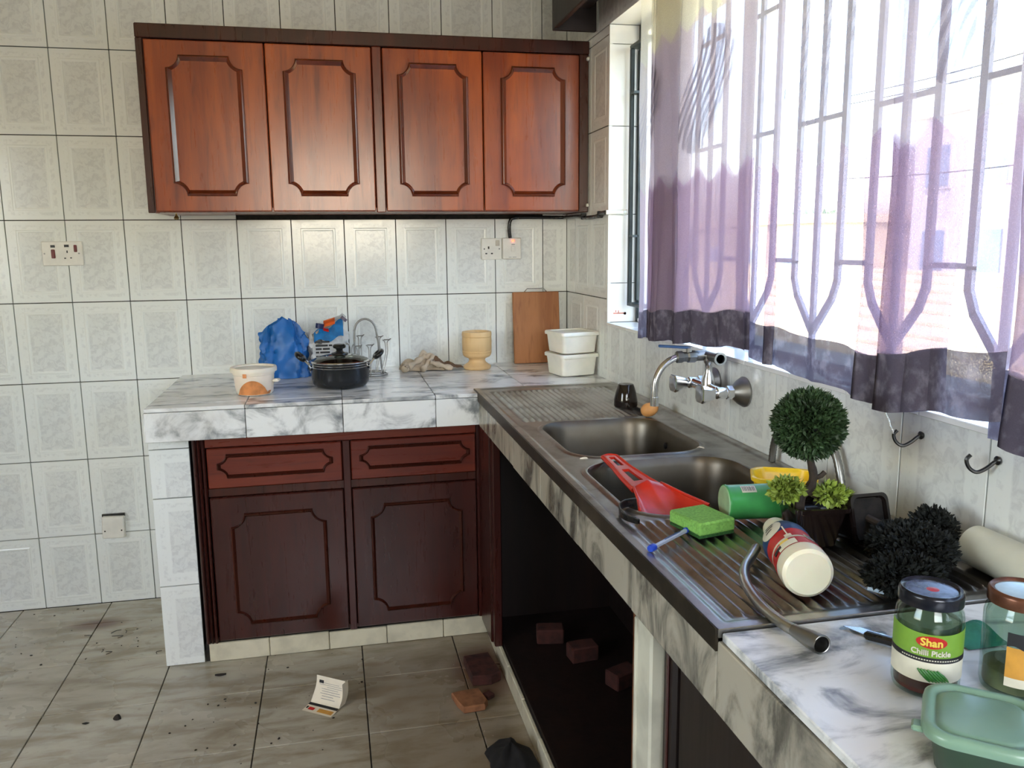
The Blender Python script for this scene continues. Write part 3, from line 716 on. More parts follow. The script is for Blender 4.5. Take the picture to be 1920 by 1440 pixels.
curtain('curtain', 'sheer curtain hanging almost flat over the middle window bars behind the round topiary', [-1.64, -1.77, -1.72, -2.175, -2.075, -2.165], -.040, -.066, (1.122, 1.105), seed=2, mat=CURT_S)
curtain('curtain', 'sheer curtain with a plum hem whose corner hangs to the wall hook with the chain', [-2.13, -2.31, -2.15, -2.43], -.060, -.085, (1.098, 1.140), hem_h=.095, seed=3, mat=CURT_S)
curtain('curtain', 'dark crumpled curtain at the edge nearest the camera', [-2.375, -2.60, -2.43, -2.70, -2.5, -2.95], -.055, -.105, (1.098, 1.10), hem_h=.10, seed=4)

# ------------------------------------------------------------------ sink unit
SX0, SX1, SY0, SY1 = -.503, -.006, -2.459, -.622
def sd_rr(x, y, cx, cy, hw, hh, r):
    qx = abs(x - cx) - hw + r; qy = abs(y - cy) - hh + r
    return math.hypot(max(qx, 0), max(qy, 0)) + min(max(qx, qy), 0) - r
BOWLS = ((-.268, -1.405, .165, .195, .085), (-.272, -1.838, .172, .190, .085))
def sm(t): t = max(0, min(1, t)); return t * t * (3 - 2 * t)
def sink_z(x, y):
    z = TOP + .004
    e = min(x - SX0, SX1 - x, y - SY0, SY1 - y)
    z -= .003 * sm(((e - .014) / .010))            # raised outer rim
    for (cx, cy, hw, hh, r) in BOWLS:
        d = sd_rr(x, y, cx, cy, hw, hh, r)
        z += .0022 * math.exp(-(d - .006) ** 2 / .00003)
    for (x0, x1, y0, y1) in ((-.452, -.060, -1.165, -.70), (-.460, -.070, -2.415, -2.055)):
        if x0 - .012 < x < x1 + .012 and y0 - .02 < y < y1 + .02:
            ee = min(sm((x - x0 + .012) / .012), sm((x1 + .012 - x) / .012), sm((y - y0 + .02) / .02), sm((y1 + .02 - y) / .02))
            fr_ = ((x - x0) / .0187) % 1.0
            prof = sm(1 - abs(fr_ - .5) * 2 * 1.25) if x0 < x < x1 else 0
            z += ee * (-.0045 + .0065 * prof)
    return z
sk = thing('sink_unit', 'long stainless steel sink with two bowls and a ribbed drainer at each end', 'sink', (-.25, -1.54, TOP))
m = MB(); NX, NY = 190, 380
xs = [SX0 + (SX1 - SX0) * i / NX for i in range(NX + 1)]; ys = [SY0 + (SY1 - SY0) * j / NY for j in range(NY + 1)]
m.add([(x, y, sink_z(x, y)) for x in xs for y in ys], [(i * (NY + 1) + j, (i + 1) * (NY + 1) + j, (i + 1) * (NY + 1) + j + 1, i * (NY + 1) + j + 1) for i in range(NX) for j in range(NY)])
def bowl_d(f):
    return min(sd_rr(m.v[q_][0], m.v[q_][1], *b) for q_ in f for b in BOWLS)
m.f = [f for f in m.f if bowl_d(f) > .002]; m.uv = [[(0, 0)] * 4 for f in m.f]; m.mi = [0] * len(m.f)
part('ribbed_deck', m, STEEL, sk, sharp=60)
BOWLSTEEL = steel('shaded_stained_bowl_steel', (112, 106, 96), .28, .5)  # darker than the deck: the shade in the bowls is put into the colour
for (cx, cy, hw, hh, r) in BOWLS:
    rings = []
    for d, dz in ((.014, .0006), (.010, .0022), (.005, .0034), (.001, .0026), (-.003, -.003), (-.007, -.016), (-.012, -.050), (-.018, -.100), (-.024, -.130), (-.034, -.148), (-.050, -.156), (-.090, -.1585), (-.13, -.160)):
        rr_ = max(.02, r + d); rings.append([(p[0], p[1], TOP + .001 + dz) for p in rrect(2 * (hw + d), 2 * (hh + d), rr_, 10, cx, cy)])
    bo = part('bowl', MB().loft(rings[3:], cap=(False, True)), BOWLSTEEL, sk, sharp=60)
    part('bowl_rim', MB().loft(rings[:4], cap=(False, False)), STEEL, sk, sharp=60)
part('front_flange', MB().box(SX0 - .003, SX0 + .0015, SY0, SY1, TOP - .027, TOP + .004, .001), steel('dark_reflection_flange_steel', (66, 61, 54), .4, .7), sk)  # the dark reflection on the flange is put into its steel colour
for ye in (SY1, SY0 - .001): part('end_flange', MB().box(SX0, SX1, ye - .001, ye + .002, TOP - .008, TOP + .004, .0008), STEEL, sk)
for (cx, cy, hw, hh, r) in BOWLS:
    zb = TOP + .001 - .160
    part('waste', MB().lathe([(0, .001), (.012, .0), (.014, .003), (.030, .004), (.036, .002), (.036, 0)], 24, TR(cx, cy, zb)), CHROME, sk)
    part('overflow_hole', MB().lathe([(0, 0), (.007, 0), (.009, -.002), (.009, .002), (.007, .003)], 16, TR(cx + hw - .012, cy + .05, TOP - .045, ry=-PI / 2)), BLACKP, sk)
    part('bowl_underside', MB().box(cx - hw - .005, cx + hw + .005, cy - hh - .005, cy + hh + .005, zb - .012, zb - .006, .003).lathe([(.02, -.10), (.02, 0)], 16, TR(cx, cy, zb - .01)), DULL, sk)

# ------------------------------------------------------------------ mixer tap
tp = thing('mixer_tap', 'wall mounted chrome mixer tap with two pyramid handles and blue lever valve', 'tap', (0, -1.48, 1.025))
TZ = 1.025; TY = (-1.400, -1.560)
for ty in TY:
    part('wall_flange', MB().lathe([(.036, 0), (.037, .004), (.030, .016), (.017, .030), (.014, .034), (0, .034)], 28, TR(-.001, ty, TZ, ry=-PI / 2)), DULL, tp)
    part('hex_nut', MB().lathe([(.0165, 0), (.0165, .014), (.014, .016)], 6, TR(-.034, ty, TZ, ry=-PI / 2)), CHROME, tp, sharp=20)
    part('valve_body', MB().lathe([(.013, 0), (.0145, .004), (.0145, .024), (.011, .027), (.010, .034), (0, .034)], 20, TR(-.050, ty, TZ, ry=-PI / 2)), CHROME, tp)
    hm = MB(); rings = []
    for (h, s_r, ch) in ((0, .012, .004), (.004, .0135, .004), (.034, .0215, .007), (.037, .0205, .008), (.038, .015, .007)):
        rings.append([(-.082 - h, ty + p[0], TZ + p[1]) for p in rrect(2 * s_r, 2 * s_r, ch, 1)])
    hm.loft(rings); part('handle', hm, CHROME, tp, sharp=25)
part('cross_body', MB().lathe([(.013, 0), (.013, .16)], 20, TR(-.062, -1.56, TZ, rx=-PI / 2)).lathe([(.017, 0), (.016, .02), (.010, .034), (.009, .055), (.012, .06), (.012, .078), (0, .078)], 20, TR(-.062, -1.487, TZ + .005)), CHROME, tp)
part('tee_piece', MB().tube([(-.058, -1.530, 1.104), (-.060, -1.487, 1.104), (-.062, -1.45, 1.104)], .012, 14).lathe([(.016, 0), (.016, .008), (.011, .008), (.011, 0)], 18, TR(-.058, -1.535, 1.104, rx=PI / 2)).lathe([(.013, 0), (.013, .03)], 14, TR(-.062, -1.47, 1.104, ry=-PI / 2)), DULL, tp)
part('ball_valve', MB().lathe([(.011, 0), (.015, .004), (.015, .022), (.012, .026), (.012, .036), (.015, .038), (.015, .052), (.010, .055)], 8, TR(-.088, -1.472, 1.103, ry=-PI / 2)).lathe([(.007, 0), (.007, .022)], 10, TR(-.108, -1.472, 1.106)), DULL, tp, sharp=25)
lv = MB().box(-.075, .004, -.007, .007, 0, .006, .002, T=TR(-.108, -1.472, 1.1225, ry=.05, rz=-.35))
part('lever', lv, plain('blue_lever_vinyl', (52, 92, 150), .4), tp)
sp = spline([(-.140, -1.472, 1.102), (-.160, -1.475, 1.095), (-.182, -1.478, 1.078), (-.196, -1.480, 1.052), (-.200, -1.481, 1.025), (-.200, -1.482, 1.000)], 6)
part('spout', MB().tube(sp, .0085, 16).lathe([(.0105, 0), (.0105, .022)], 18, TR(-.200, -1.482, .986)), CHROME, tp, sharp=60)

# ------------------------------------------------------------------ back counter items
def circ(r, n, cx=0, cy=0, z=0): return [(cx + r * math.cos(2 * PI * k / n), cy + r * math.sin(2 * PI * k / n), z) for k in range(n)]
t = thing('plastic_tub', 'round cream plastic tub with lid and orange sauce stain', 'tub', (-1.228, -.500, TOP + .001))
MB().lathe([(.050, 0), (.056, .001), (.060, .006), (.066, .066), (.068, .068), (.068, .078), (.072, .080), (.072, .085), (.066, .086)], 40).build('tub_wall', CREAM, t)
MB().lathe([(0, .0862), (.060, .0862), (.061, .089), (.066, .092), (.074, .091), (.0755, .086), (.0755, .076), (.0735, .076), (.0735, .085)], 40).build('lid', CREAM, t)
MB().grid(14, 10, lambda u, v: ((.0605 + .0105 * v * .6 + .0008) * math.cos(-2.35 + 1.75 * u), (.0605 + .0105 * v * .6 + .0008) * math.sin(-2.35 + 1.75 * u), .004 + .048 * v * (math.sin(PI * min(1, u * 1.15)) ** .6 if u < .87 else .25))).build('sauce_stain', SAUCE, t)
MB().box(.064, .086, -.014, .014, .040, .050, .004, T=TR(rz=-.25)).build('tab', CREAM, t)
MB().grid(6, 3, lambda u, v: (.0718 * math.cos(-2.0 + .18 * u), .0718 * math.sin(-2.0 + .18 * u), .062 + .02 * v)).build('drip', SAUCE, t)

def bag(name, label, loc, w, d, h, mat, ear=.04, seed=3, rz=0, lean=.0, n=64, topw=.72, layers=26):
    rnd = random.Random(seed); t_ = MB(); rings = []; ph = [rnd.uniform(0, 6) for _ in range(8)]
    for j in range(layers + 1):
        v = j / layers; z = h * v; sw = (1 - (1 - topw) * v) * (1 + .06 * math.sin(v * 5 + ph[0])); sdp = (1 - .72 * v ** 1.4)
        row = []
        for k in range(n):
            a = 2 * PI * k / n; ca, sa = math.cos(a), math.sin(a)
            e = .55; x = math.copysign(abs(ca) ** e, ca) * w / 2 * sw; y = math.copysign(abs(sa) ** e, sa) * d / 2 * sdp
            fold = .010 * math.sin(a * 5 + v * 6 + ph[1]) * (.3 + v) + .006 * math.sin(a * 11 - v * 9 + ph[2]) + .004 * math.sin(a * 23 + v * 20 + ph[3])
            x += ca * fold + lean * v; y += sa * fold
            xn = (x - lean * v) / (w * .5 * sw)
            zz = z + (v ** 4) * (ear * (max(0, 1 - xn * xn) ** .5 - .45 + .35 * math.exp(-(xn - .05) ** 2 / .02)) + .006 * math.sin(a * 3 + ph[4]))
            row.append((x, y, zz))
        rings.append(row)
    rings.append([(p[0] * .75 + lean * .25, p[1] * .4, p[2] - .012) for p in rings[-1]])
    t_.loft(rings, cap=(True, True)); o = t_.build(name, mat, sharp=70); o.location = loc; o.rotation_euler = (0, 0, rz)
    return o
o = bag('plastic_bag', '', (-1.148, -.135, TOP + .001), .185, .15, .185, BLUEB, .045, 5, rz=.12); tag(o, 'crumpled bright blue plastic bag standing behind the tub', 'bag')
for sx in (-1, 1):
    MB().grid(10, 10, lambda u, v, sx=sx: (sx * (.030 - .012 * v) + .006 + (.030 * (1 - .65 * v)) * (u - .5) * 2 + .004 * math.sin(9 * u), -.008 * sx + .008 * math.sin(u * 5 + v * 3), .160 + .060 * v - .02 * (2 * u - 1) ** 2)).build('bag_handle', BLUEB, o, sharp=90)
wb = thing('clear_rubbish_bag', 'clear white plastic bag with black print stuffed with bottles and wrappers', 'bag', (-.985, -.10, TOP + .001))
o = bag('bag_film', '', (0, 0, 0), .145, .13, .165, WBAG, .02, 11, topw=.85); o.parent = wb
for k, (txt, zz, sz) in enumerate((('HAVE A CLEAN', .118, .013), ('KITCHEN', .100, .013), ('RECYCLABLE', .083, .013), ('CAUTION', .060, .013))): pass
for zz, ws in ((.128, (.018, .03)), (.114, (.045, .012)), (.101, (.022, .026)), (.088, (.012, .036)), (.072, (.03, .02))):
    x = -.045
    for wd in ws: MB().box(x, x + wd, -.0665, -.0655, zz - .0035, zz + .0035).build('printing', INK, wb, smooth=False); x += wd + .004
MB().grid(12, 6, lambda u, v: (-.05 + .11 * u, -.058 + .02 * v + .006 * math.sin(8 * u), .125 + .018 * u + (.035 + .03 * u) * v + .008 * math.sin(9 * u))).build('blue_wrapper', plain('blue_print_film', (30, 120, 190), .25, 0, .25, 26), wb, sharp=80)
MB().lathe([(.0, 0), (.026, .002), (.028, .02), (.028, .06), (.014, .085), (.011, .09), (.011, .10), (0, .10)], 20, TR(.0, -.015, .150, rx=-.3, ry=.75)).build('bottle', plain('clear_bottle_plastic', (226, 230, 232), .15, 0, .1, Transmission_Weight=.4), wb)
MB().lathe([(0, 0), (.013, 0), (.013, .012), (0, .012)], 16, TR(.060, -.035, .206, ry=.75)).build('bottle_cap', plain('grey_violet_cap', (110, 100, 120), .4), wb)
MB().lathe([(0, 0), (.015, 0), (.016, .018), (0, .019)], 16, TR(-.028, -.05, .178, ry=.2)).build('bottle_cap', plain('navy_cap', (28, 40, 90), .4), wb)
MB().grid(6, 6, lambda u, v: (-.012 + .042 * u, -.058 + .01 * math.sin(5 * v), .182 + .026 * v + .012 * u)).build('orange_label', plain('orange_label_ink', (226, 110, 50), .4), wb)
MB().grid(6, 6, lambda u, v: (-.014 + .020 * u, -.062 + .006 * math.sin(5 * v), .170 + .012 * v - .006 * u)).build('red_label', INKR, wb)
MB().grid(8, 6, lambda u, v: (-.075 + .055 * u, -.03 + .012 * math.sin(7 * u), .115 + .065 * v * (.4 + .6 * u))).build('foil_wrapper', plain('foil_wrapper', (170, 168, 160), .25, .5, .2, 60), wb, sharp=90)
o = MB().lathe([(0, 0), (.008, .0), (.009, .004), (.006, .008), (0, .008)], 14).build('bottle_cap', INKR); o.location = (-1.03, -.245, TOP + .001); tag(o, 'small red bottle cap on the counter beside the blue bag', 'bottle cap')

pt = thing('cooking_pot', 'black lidded cooking pot with two loop handles and silver bands', 'pot', (-.944, -.425, TOP + .001))
MB().lathe([(0, 0), (.078, 0), (.088, .004), (.0965, .016), (.0995, .034), (.1, .082), (.102, .086), (.098, .087), (.0965, .08), (.094, .02), (.075, .006), (0, .006)], 56).build('pot_body', BLACKM, pt)
for z in (.071, .0795): MB().lathe([(.1000, z), (.1012, z + .0008), (.1012, z + .0022), (.1, z + .003)], 56, cap=False).build('silver_band', CHROME, pt)
MB().lathe([(.0985, .088), (.104, .088), (.1045, .091), (.101, .094), (.0985, .0935)], 56, cap=False).build('lid_rim', CHROME, pt)
MB().lathe([(.0985, .0925), (.085, .1005), (.06, .108), (.03, .1125), (0, .114)], 48, cap=False).build('lid_glass', LIDG, pt)
MB().lathe([(.030, .1125), (.028, .117), (.014, .121), (.011, .126), (.013, .131), (.0215, .135), (.0225, .142), (.018, .147), (0, .148)], 28).build('lid_knob', BLACKP, pt)
MB().lathe([(0, .0), (.003, 0), (.003, .003), (0, .004)], 10, TR(-.045, -.03, .1085)).build('steam_vent', CHROME, pt)
for s in (-1, 1):
    h = MB(); pts = spline([(s * .100, -.026, .070), (s * .108, -.024, .084), (s * .120, -.018, .096)], 4); h.tube(pts, .0028, 6); h.tube([(p[0], -p[1], p[2]) for p in pts], .0028, 6)
    h.lathe([(0, 0), (.012, 0), (.012, .003), (0, .003)], 14, TR(s * .0995, 0, .068, ry=s * PI / 2)); h.box(-.0015, .0015, -.026, .026, -.008, .008, .001, T=TR(s * .1015, 0, .068))
    h.build('handle_bracket', CHROME, pt)
    g = MB(); g.tube([(s * (.122 + .012 * math.sin(a) + .011), .031 * math.cos(a), .098 + .010 * (math.sin(a) + 1)) for a in [2 * PI * k / 24 for k in range(24)]], .0085, 10, closed=True); g.build('handle', BLACKP, pt)

rk_ = thing('cup_rack', 'wire cup stand with a twisted arched handle behind the pot', 'cup rack', (-.845, -.205, TOP + .001))
MB().tube([(p[0], p[1] * .8, .003) for p in circ(.078, 36)], .0022, 6, closed=True).tube([(p[0], p[1] * .8, .010) for p in circ(.070, 36)], .0018, 6, closed=True).build('base_ring', DULL, rk_)
pts = [(-.040, 0, .004), (-.042, 0, .10), (-.041, 0, .165)] + [(-.040 * math.cos(a), 0, .165 + .048 * math.sin(a)) for a in [PI * k / 14 for k in range(1, 14)]] + [(.041, 0, .165), (.050, 0, .10), (.060, 0, .004)]
MB().tube(spline(pts, 3), .0030, 8, ridge=.35).build('arched_handle', DULL, rk_, sharp=180)
for k, (x, y, h, dx) in enumerate(((-.055, -.03, .125, -.018), (-.020, .03, .148, .016), (.012, -.045, .120, .017), (.050, .03, .142, .018), (.075, -.02, .135, .018), (-.03, -.05, .118, .014))):
    m = MB()
    for o_ in (-.004, .004):
        m.tube(spline([(x * .75 + o_, y, .004), (x + o_ * .9, y, h * .6), (x + o_, y, h - .012), (x + o_ * 3.2, y - .002, h)], 4), .0019, 5)
    m.tube([(x - .013 + dx * .3, y, h), (x + .0 + dx * .6, y - .01, h + .001), (x + dx, y - .006, h + .004)], .0019, 5)
    m.build('cup_hook', DULL, rk_)

ct = thing('cleaning_rag', 'crumpled beige cloth with brown stains against the wall tiles', 'cloth', (-.60, -.115, TOP + .001))
def rag(u, v):
    x = -.105 + .16 * u; y = -.045 + .11 * v; e = math.sin(PI * u) ** .7 * math.sin(PI * min(1, v * 1.0)) ** .5
    z = .055 * e * (.8 + .35 * math.sin(9 * u + 3 * v)) + .010 * math.sin(15 * u + 9 * v) * e + .008 * math.sin(28 * v + 7 * u) * e
    return (x + .012 * math.sin(9 * v), y + .01 * math.sin(11 * u), max(.001, z + .002))
MB().grid(60, 44, rag).build('folded_cloth', CLOTH, ct, sharp=180)
for k, (a, b, r) in enumerate((((-.085, -.06, .02), (-.015, -.02, .055), .014), ((-.03, -.075, .012), (.02, .0, .05), .013), ((-.09, -.05, .03), (-.10, -.075, .014), .017), ((.0, -.055, .035), (.085, -.07, .010), .012))):
    d = [Vector(a) + (Vector(b) - Vector(a)) * q_ / 8 for q_ in range(9)]
    MB().tube([(p.x, p.y + .003 * math.sin(j_ * 2), p.z) for j_, p in enumerate(d)], [r * (.8 + .25 * math.sin(j_ * 1.7 + k)) for j_ in range(9)], 12).build('cloth_fold', CLOTH, ct, sharp=180)
MB().grid(24, 14, lambda u, v: (.02 + .115 * u, -.05 + .07 * v + .012 * u, .004 + .05 * (1 - u) * math.sin(PI * (v * .9 + .05)) * (.8 + .2 * math.sin(14 * u)) + .004 * math.sin(30 * u + 12 * v) * (1 - u) + .003)).build('stained_corner', CLOTHB, ct, sharp=180)

mt = thing('wooden_mortar', 'pale turned wooden mortar with ring lines on a waisted foot', 'mortar', (-.412, -.155, TOP + .001))
MB().lathe([(0, 0), (.050, 0), (.054, .004), (.055, .013), (.050, .017), (.036, .026), (.031, .035), (.034, .043), (.050, .050), (.055, .056), (.0575, .066), (.0558, .067), (.0575, .0685), (.0575, .074), (.0558, .075), (.0575, .0765), (.0582, .110), (.0575, .127), (.0560, .128), (.0580, .1295), (.0585, .140), (.057, .148), (.050, .149), (.047, .144), (.045, .10), (.03, .07), (0, .062)], 48).build('turned_body', W_PALE, mt, sharp=50)

cb = thing('chopping_board', 'brown wooden chopping board with wire handle leaning on the wall', 'chopping board', (-.145, -.05, TOP + .001))
T = TR(0, -.018, 0, rx=-.10)
MB().box(-.097, .097, -.009, .009, .001, .292, .003, T=T).build('board', W_BOARD, cb)
MB().tube([tuple(T @ Vector(p)) for p in ((-.052, 0, .288), (-.034, 0, .306), (.034, 0, .306), (.052, 0, .288))], .0022, 8).build('wire_handle', CHROME, cb)

def storage_box(loc, rz, label, h=.082):
    t = thing('storage_box', label, 'food container', loc, rz, 'white food containers stacked in the corner')
    rings = []
    for (ins, z) in ((.010, 0), (.004, .004), (.0, h - .010), (.0, h - .006)):
        rings.append([(p[0], p[1], z) for p in rrect(.150 - 2 * ins - .006 * (1 - z / h), .142 - 2 * ins - .006 * (1 - z / h), .016, 5)])
    MB().loft(rings).build('box_body', WHITE, t, sharp=45)
    rings = [[(p[0], p[1], z) for p in rrect(.150 + e, .142 + e, .018, 5)] for (e, z) in ((.004, h - .014), (.012, h - .013), (.013, h - .004), (.008, h), (-.012, h), (-.016, h - .003))]
    MB().loft(rings).build('lid', WHITE, t, sharp=45)
    return t
storage_box((-.092, -.385, TOP + .001), .20, 'white food container with rim, at the bottom of the stack in the corner')
storage_box((-.090, -.383, TOP + .0845), .22, 'white lidded food container on top of the other in the corner', .080)

# ------------------------------------------------------------------ sink items
def drop(o, z=TOP): return o
tm = thing('tumbler', 'upside down dark brown glass tumbler on the far drainer', 'glass', (-.115, -1.045, TOP + .0035))
MB().lathe([(.034, 0), (.0355, .004), (.0345, .022), (.030, .044), (.0245, .062), (.022, .067), (.018, .068), (0, .066)], 36).lathe([(.031, .001), (.031, .02), (.027, .043), (.020, .058), (0, .060)], 36, cap=False).build('tumbler_wall', SMOKE, tm)
o = MB().lathe([(.0001, -.026)] + [(.0195 * math.sin(a) * (1 + .10 * math.cos(a)), -.026 * math.cos(a)) for a in [PI * k / 16 for k in range(1, 16)]] + [(.0001, .026)], 28, TR(rx=1.2, rz=.9)).build('egg', EGG); o.location = (-.102, -1.205, TOP + .023); tag(o, 'brown egg lying on the steel beside the tumbler', 'egg')

sc2 = thing('dust_scoop', 'red plastic scoop with slotted handle lying across the near bowl', 'scoop', (-.37, -1.80, TOP))
L_ = [(-.384, -1.640), (-.388, -1.72), (-.398, -1.81), (-.404, -1.89), (-.416, -1.945), (-.430, -1.992)]
Rr = [(-.352, -1.640), (-.352, -1.72), (-.348, -1.80), (-.342, -1.875), (-.318, -1.940), (-.292, -1.988)]
def hz(y): return TOP + .016 - .002 * sm((-1.64 - y) / .1) 
hm = MB()
def strip(pl_, z_off=0, th=.006):
    for (a, b, c, d) in pl_:
        vs = [(p[0], p[1], hz(p[1]) + z_off) for p in (a, b, c, d)]; vb = [(x, y, z - th) for x, y, z in vs]
        hm.add(vs + vb, [(0, 1, 2, 3), (7, 6, 5, 4), (0, 4, 5, 1), (1, 5, 6, 2), (2, 6, 7, 3), (3, 7, 4, 0)])
def lerp2(a, b, t): return (a[0] + (b[0] - a[0]) * t, a[1] + (b[1] - a[1]) * t)
def sec(i, t): 
    k = int(i); f = i - k; k2 = min(k + 1, 5); return lerp2(lerp2(L_[k], L_[k2], f), lerp2(Rr[k], Rr[k2], f), t)
# handle: frame of two rails with bridges, leaving two slots
def cell(i0, i1, t0, t1): strip([(sec(i0, t0), sec(i1, t0), sec(i1, t1), sec(i0, t1))])
for i0, i1 in ((0, .15), (1.0, 1.35), (2.4, 3.0)): cell(i0, i1, 0, 1)
for i0, i1 in ((.15, .6), (.6, 1.0), (1.35, 1.9), (1.9, 2.4)): cell(i0, i1, 0, .30); cell(i0, i1, .70, 1)
for t0 in (0, 1):
    pts = [sec(k * .25, t0) for k in range(0, 13)]; hm.tube([(p[0], p[1], hz(p[1]) - .003) for p in pts], .0052, 8)
hm.tube([(sec(0, k / 6)[0], sec(0, k / 6)[1] + .010 * math.sin(PI * k / 6), hz(-1.64) - .003) for k in range(7)], .0052, 8)
o = part('slotted_handle', hm, RED, sc2)
bm_ = MB()
def bl(u, v):
    p = sec(3 + 2 * u, v); sag = .030 * sm(u * 1.1) * math.sin(PI * v) ** .5 + .010 * u
    return (p[0], p[1], hz(p[1]) + .004 * (1 - u) - sag + .010 * (1 - abs(2 * v - 1)) * (1 - u))
bm_.grid(16, 20, bl); bm_.grid(16, 20, lambda u, v: (lambda q_: (q_[0], q_[1], q_[2] - .003))(bl(u, v)))
rim = [bl(k / 10, 0) for k in range(11)]; bm_.tube(rim, .003, 6); bm_.tube([bl(k / 10, 1) for k in range(11)], .003, 6)
part('scoop_blade', bm_, RED, sc2, sharp=180)

o = MB().box(-.037, .037, -.043, .043, 0, .022, .003).build('foam_pad', SPONGE); o.name = 'sponge'; o.location = (-.362, -2.106, TOP + .0085); o.rotation_euler = (0, 0, .22); tag(o, 'light green sponge lying on the near drainer', 'sponge')
q2 = MB().box(-.036, .036, -.042, .042, -.005, .0, .001).build('scouring_layer', SPONGED, o)
pn = thing('ballpoint_pen', 'clear ballpoint pen with blue cap and plug on the drainer', 'pen', (-.437, -2.152, TOP + .0095), math.atan2(.070, .095))
MB().lathe([(.004, 0), (.004, .122)], 6, TR(-.062, 0, 0, ry=PI / 2)).build('barrel', CLEARP, pn, sharp=20)
MB().lathe([(0, 0), (.0052, .0), (.0062, .003), (.0062, .012), (.005, .014)], 16, TR(-.064, 0, 0, ry=PI / 2)).build('blue_plug', BLUEP, pn)
MB().lathe([(.005, 0), (.005, .010), (.0035, .016), (0, .018)], 14, TR(.046, 0, 0, ry=PI / 2)).build('blue_tip', BLUEP, pn)
MB().box(-.02, .028, -.0015, .0015, .0036, .0042).build('printed_strip', INKB, pn, smooth=False)

bd = thing('broken_ring', 'curved black plastic strip like half a ring by the sink edge', 'plastic strip', (-.455, -2.030, TOP + .004))
RB = spline([(.024, .062, 0), (.004, .060, 0), (-.012, .046, 0), (-.020, .020, 0), (-.020, -.008, 0), (-.006, -.034, 0)], 5)
def rb(u, v):
    p = RB[min(len(RB) - 1, round(u * (len(RB) - 1)))]; return (p.x, p.y, .001 + .015 * v * (1 - .45 * u))
bm2 = MB(); NR = len(RB) - 1
for off in (0, .0035): bm2.grid(NR, 2, lambda u, v, off=off: (rb(u, v)[0] + off, rb(u, v)[1], rb(u, v)[2]))
bm2.tube([(rb(k / NR, 1)[0] + .0018, rb(k / NR, 1)[1], rb(k / NR, 1)[2]) for k in range(NR + 1)], .0022, 6)
bm2.build('black_band', BLACKP, bd, sharp=60)

cn = thing('green_can', 'green canister with a barcode label lying on its side', 'can', (-.245, -2.085, TOP + .037), -.12)
MB().lathe([(0, .001), (.029, .001), (.031, .0), (.0315, .003), (.0305, .005), (.0305, .118), (.0315, .120), (.031, .123), (0, .122)], 36, TR(-.062, 0, 0, ry=PI / 2)).build('can_body', GREENL, cn)
MB().lathe([(0, 0), (.029, 0), (.030, .002)], 32, TR(-.0635, 0, 0, ry=PI / 2)).build('end_cap', plain('pale_green_cap', (150, 190, 150), .4), cn)
MB().grid(2, 8, lambda u, v: (-.038 + .026 * u, .0309 * math.cos(1.75 + .55 * v), .0309 * math.sin(1.75 + .55 * v)), ).build('barcode_label', LABELW, cn, sharp=180)
def bars(k, w): return MB().grid(1, 6, lambda u, v: (-.036 + k + w * u, .0313 * math.cos(1.85 + .35 * v), .0313 * math.sin(1.85 + .35 * v)))
m = MB()
for k in (0, .003, .0055, .009, .012, .014, .0175, .020): m.grid(1, 6, lambda u, v, k=k: (-.036 + k + .0013 * u, .0313 * math.cos(1.85 + .35 * v), .0313 * math.sin(1.85 + .35 * v)))
m.build('barcode', GREYP, cn, sharp=180)
for o_ in [c for c in cn.children]: pass

yt = thing('yellow_tub', 'open yellow plastic tub behind the bonsai', 'tub', (-.140, -1.985, TOP + .004), -.45)
rings = [[(p[0], p[1], z) for p in rrect(.11 + e, .085 + e, .024, 6)] for (e, z) in ((-.02, 0), (-.01, .004), (.0, .038), (.010, .040), (.010, .046), (.004, .048), (-.004, .046), (-.008, .038), (-.024, .006))]
MB().loft(rings).build('tub_shell', YEL, yt, sharp=50)

# ---- bonsai
bp = thing('bonsai_plant', 'artificial bonsai with a round green ball crown in a square dark pot', 'plant', (-.217, -2.204, TOP + .004), -.12)
rings = [[(p[0], p[1], z) for p in rrect(s_, s_, .010, 4)] for (s_, z) in ((.058, 0), (.062, .003), (.082, .058), (.092, .060), (.092, .067), (.080, .067), (.076, .055))]
MB().loft(rings).build('pot', POT, bp, sharp=40)
MB().grid(10, 10, lambda u, v: ((u - .5) * .072, (v - .5) * .072, .055 + .004 * math.sin(9 * u) * math.cos(8 * v))).build('soil', SOIL, bp)
MB().tube(spline([(-.022, .0, .055), (-.020, .002, .075), (-.004, .002, .090), (.0, .0, .110), (-.006, 0, .135), (-.008, 0, .165)], 4), [.010] * 5 + [.0085] * 5 + [.007] * 5 + [.006] * 6, 8).tube([(0, 0, .105), (.012, -.002, .110), (.018, -.002, .116)], .004, 6).tube([(-.02, 0, .07), (-.034, 0, .078), (-.040, 0, .092)], .004, 6).tube([(-.006, 0, .08), (.012, 0, .072), (.024, -.005, .078)], .0035, 6).build('trunk', BARK, bp)
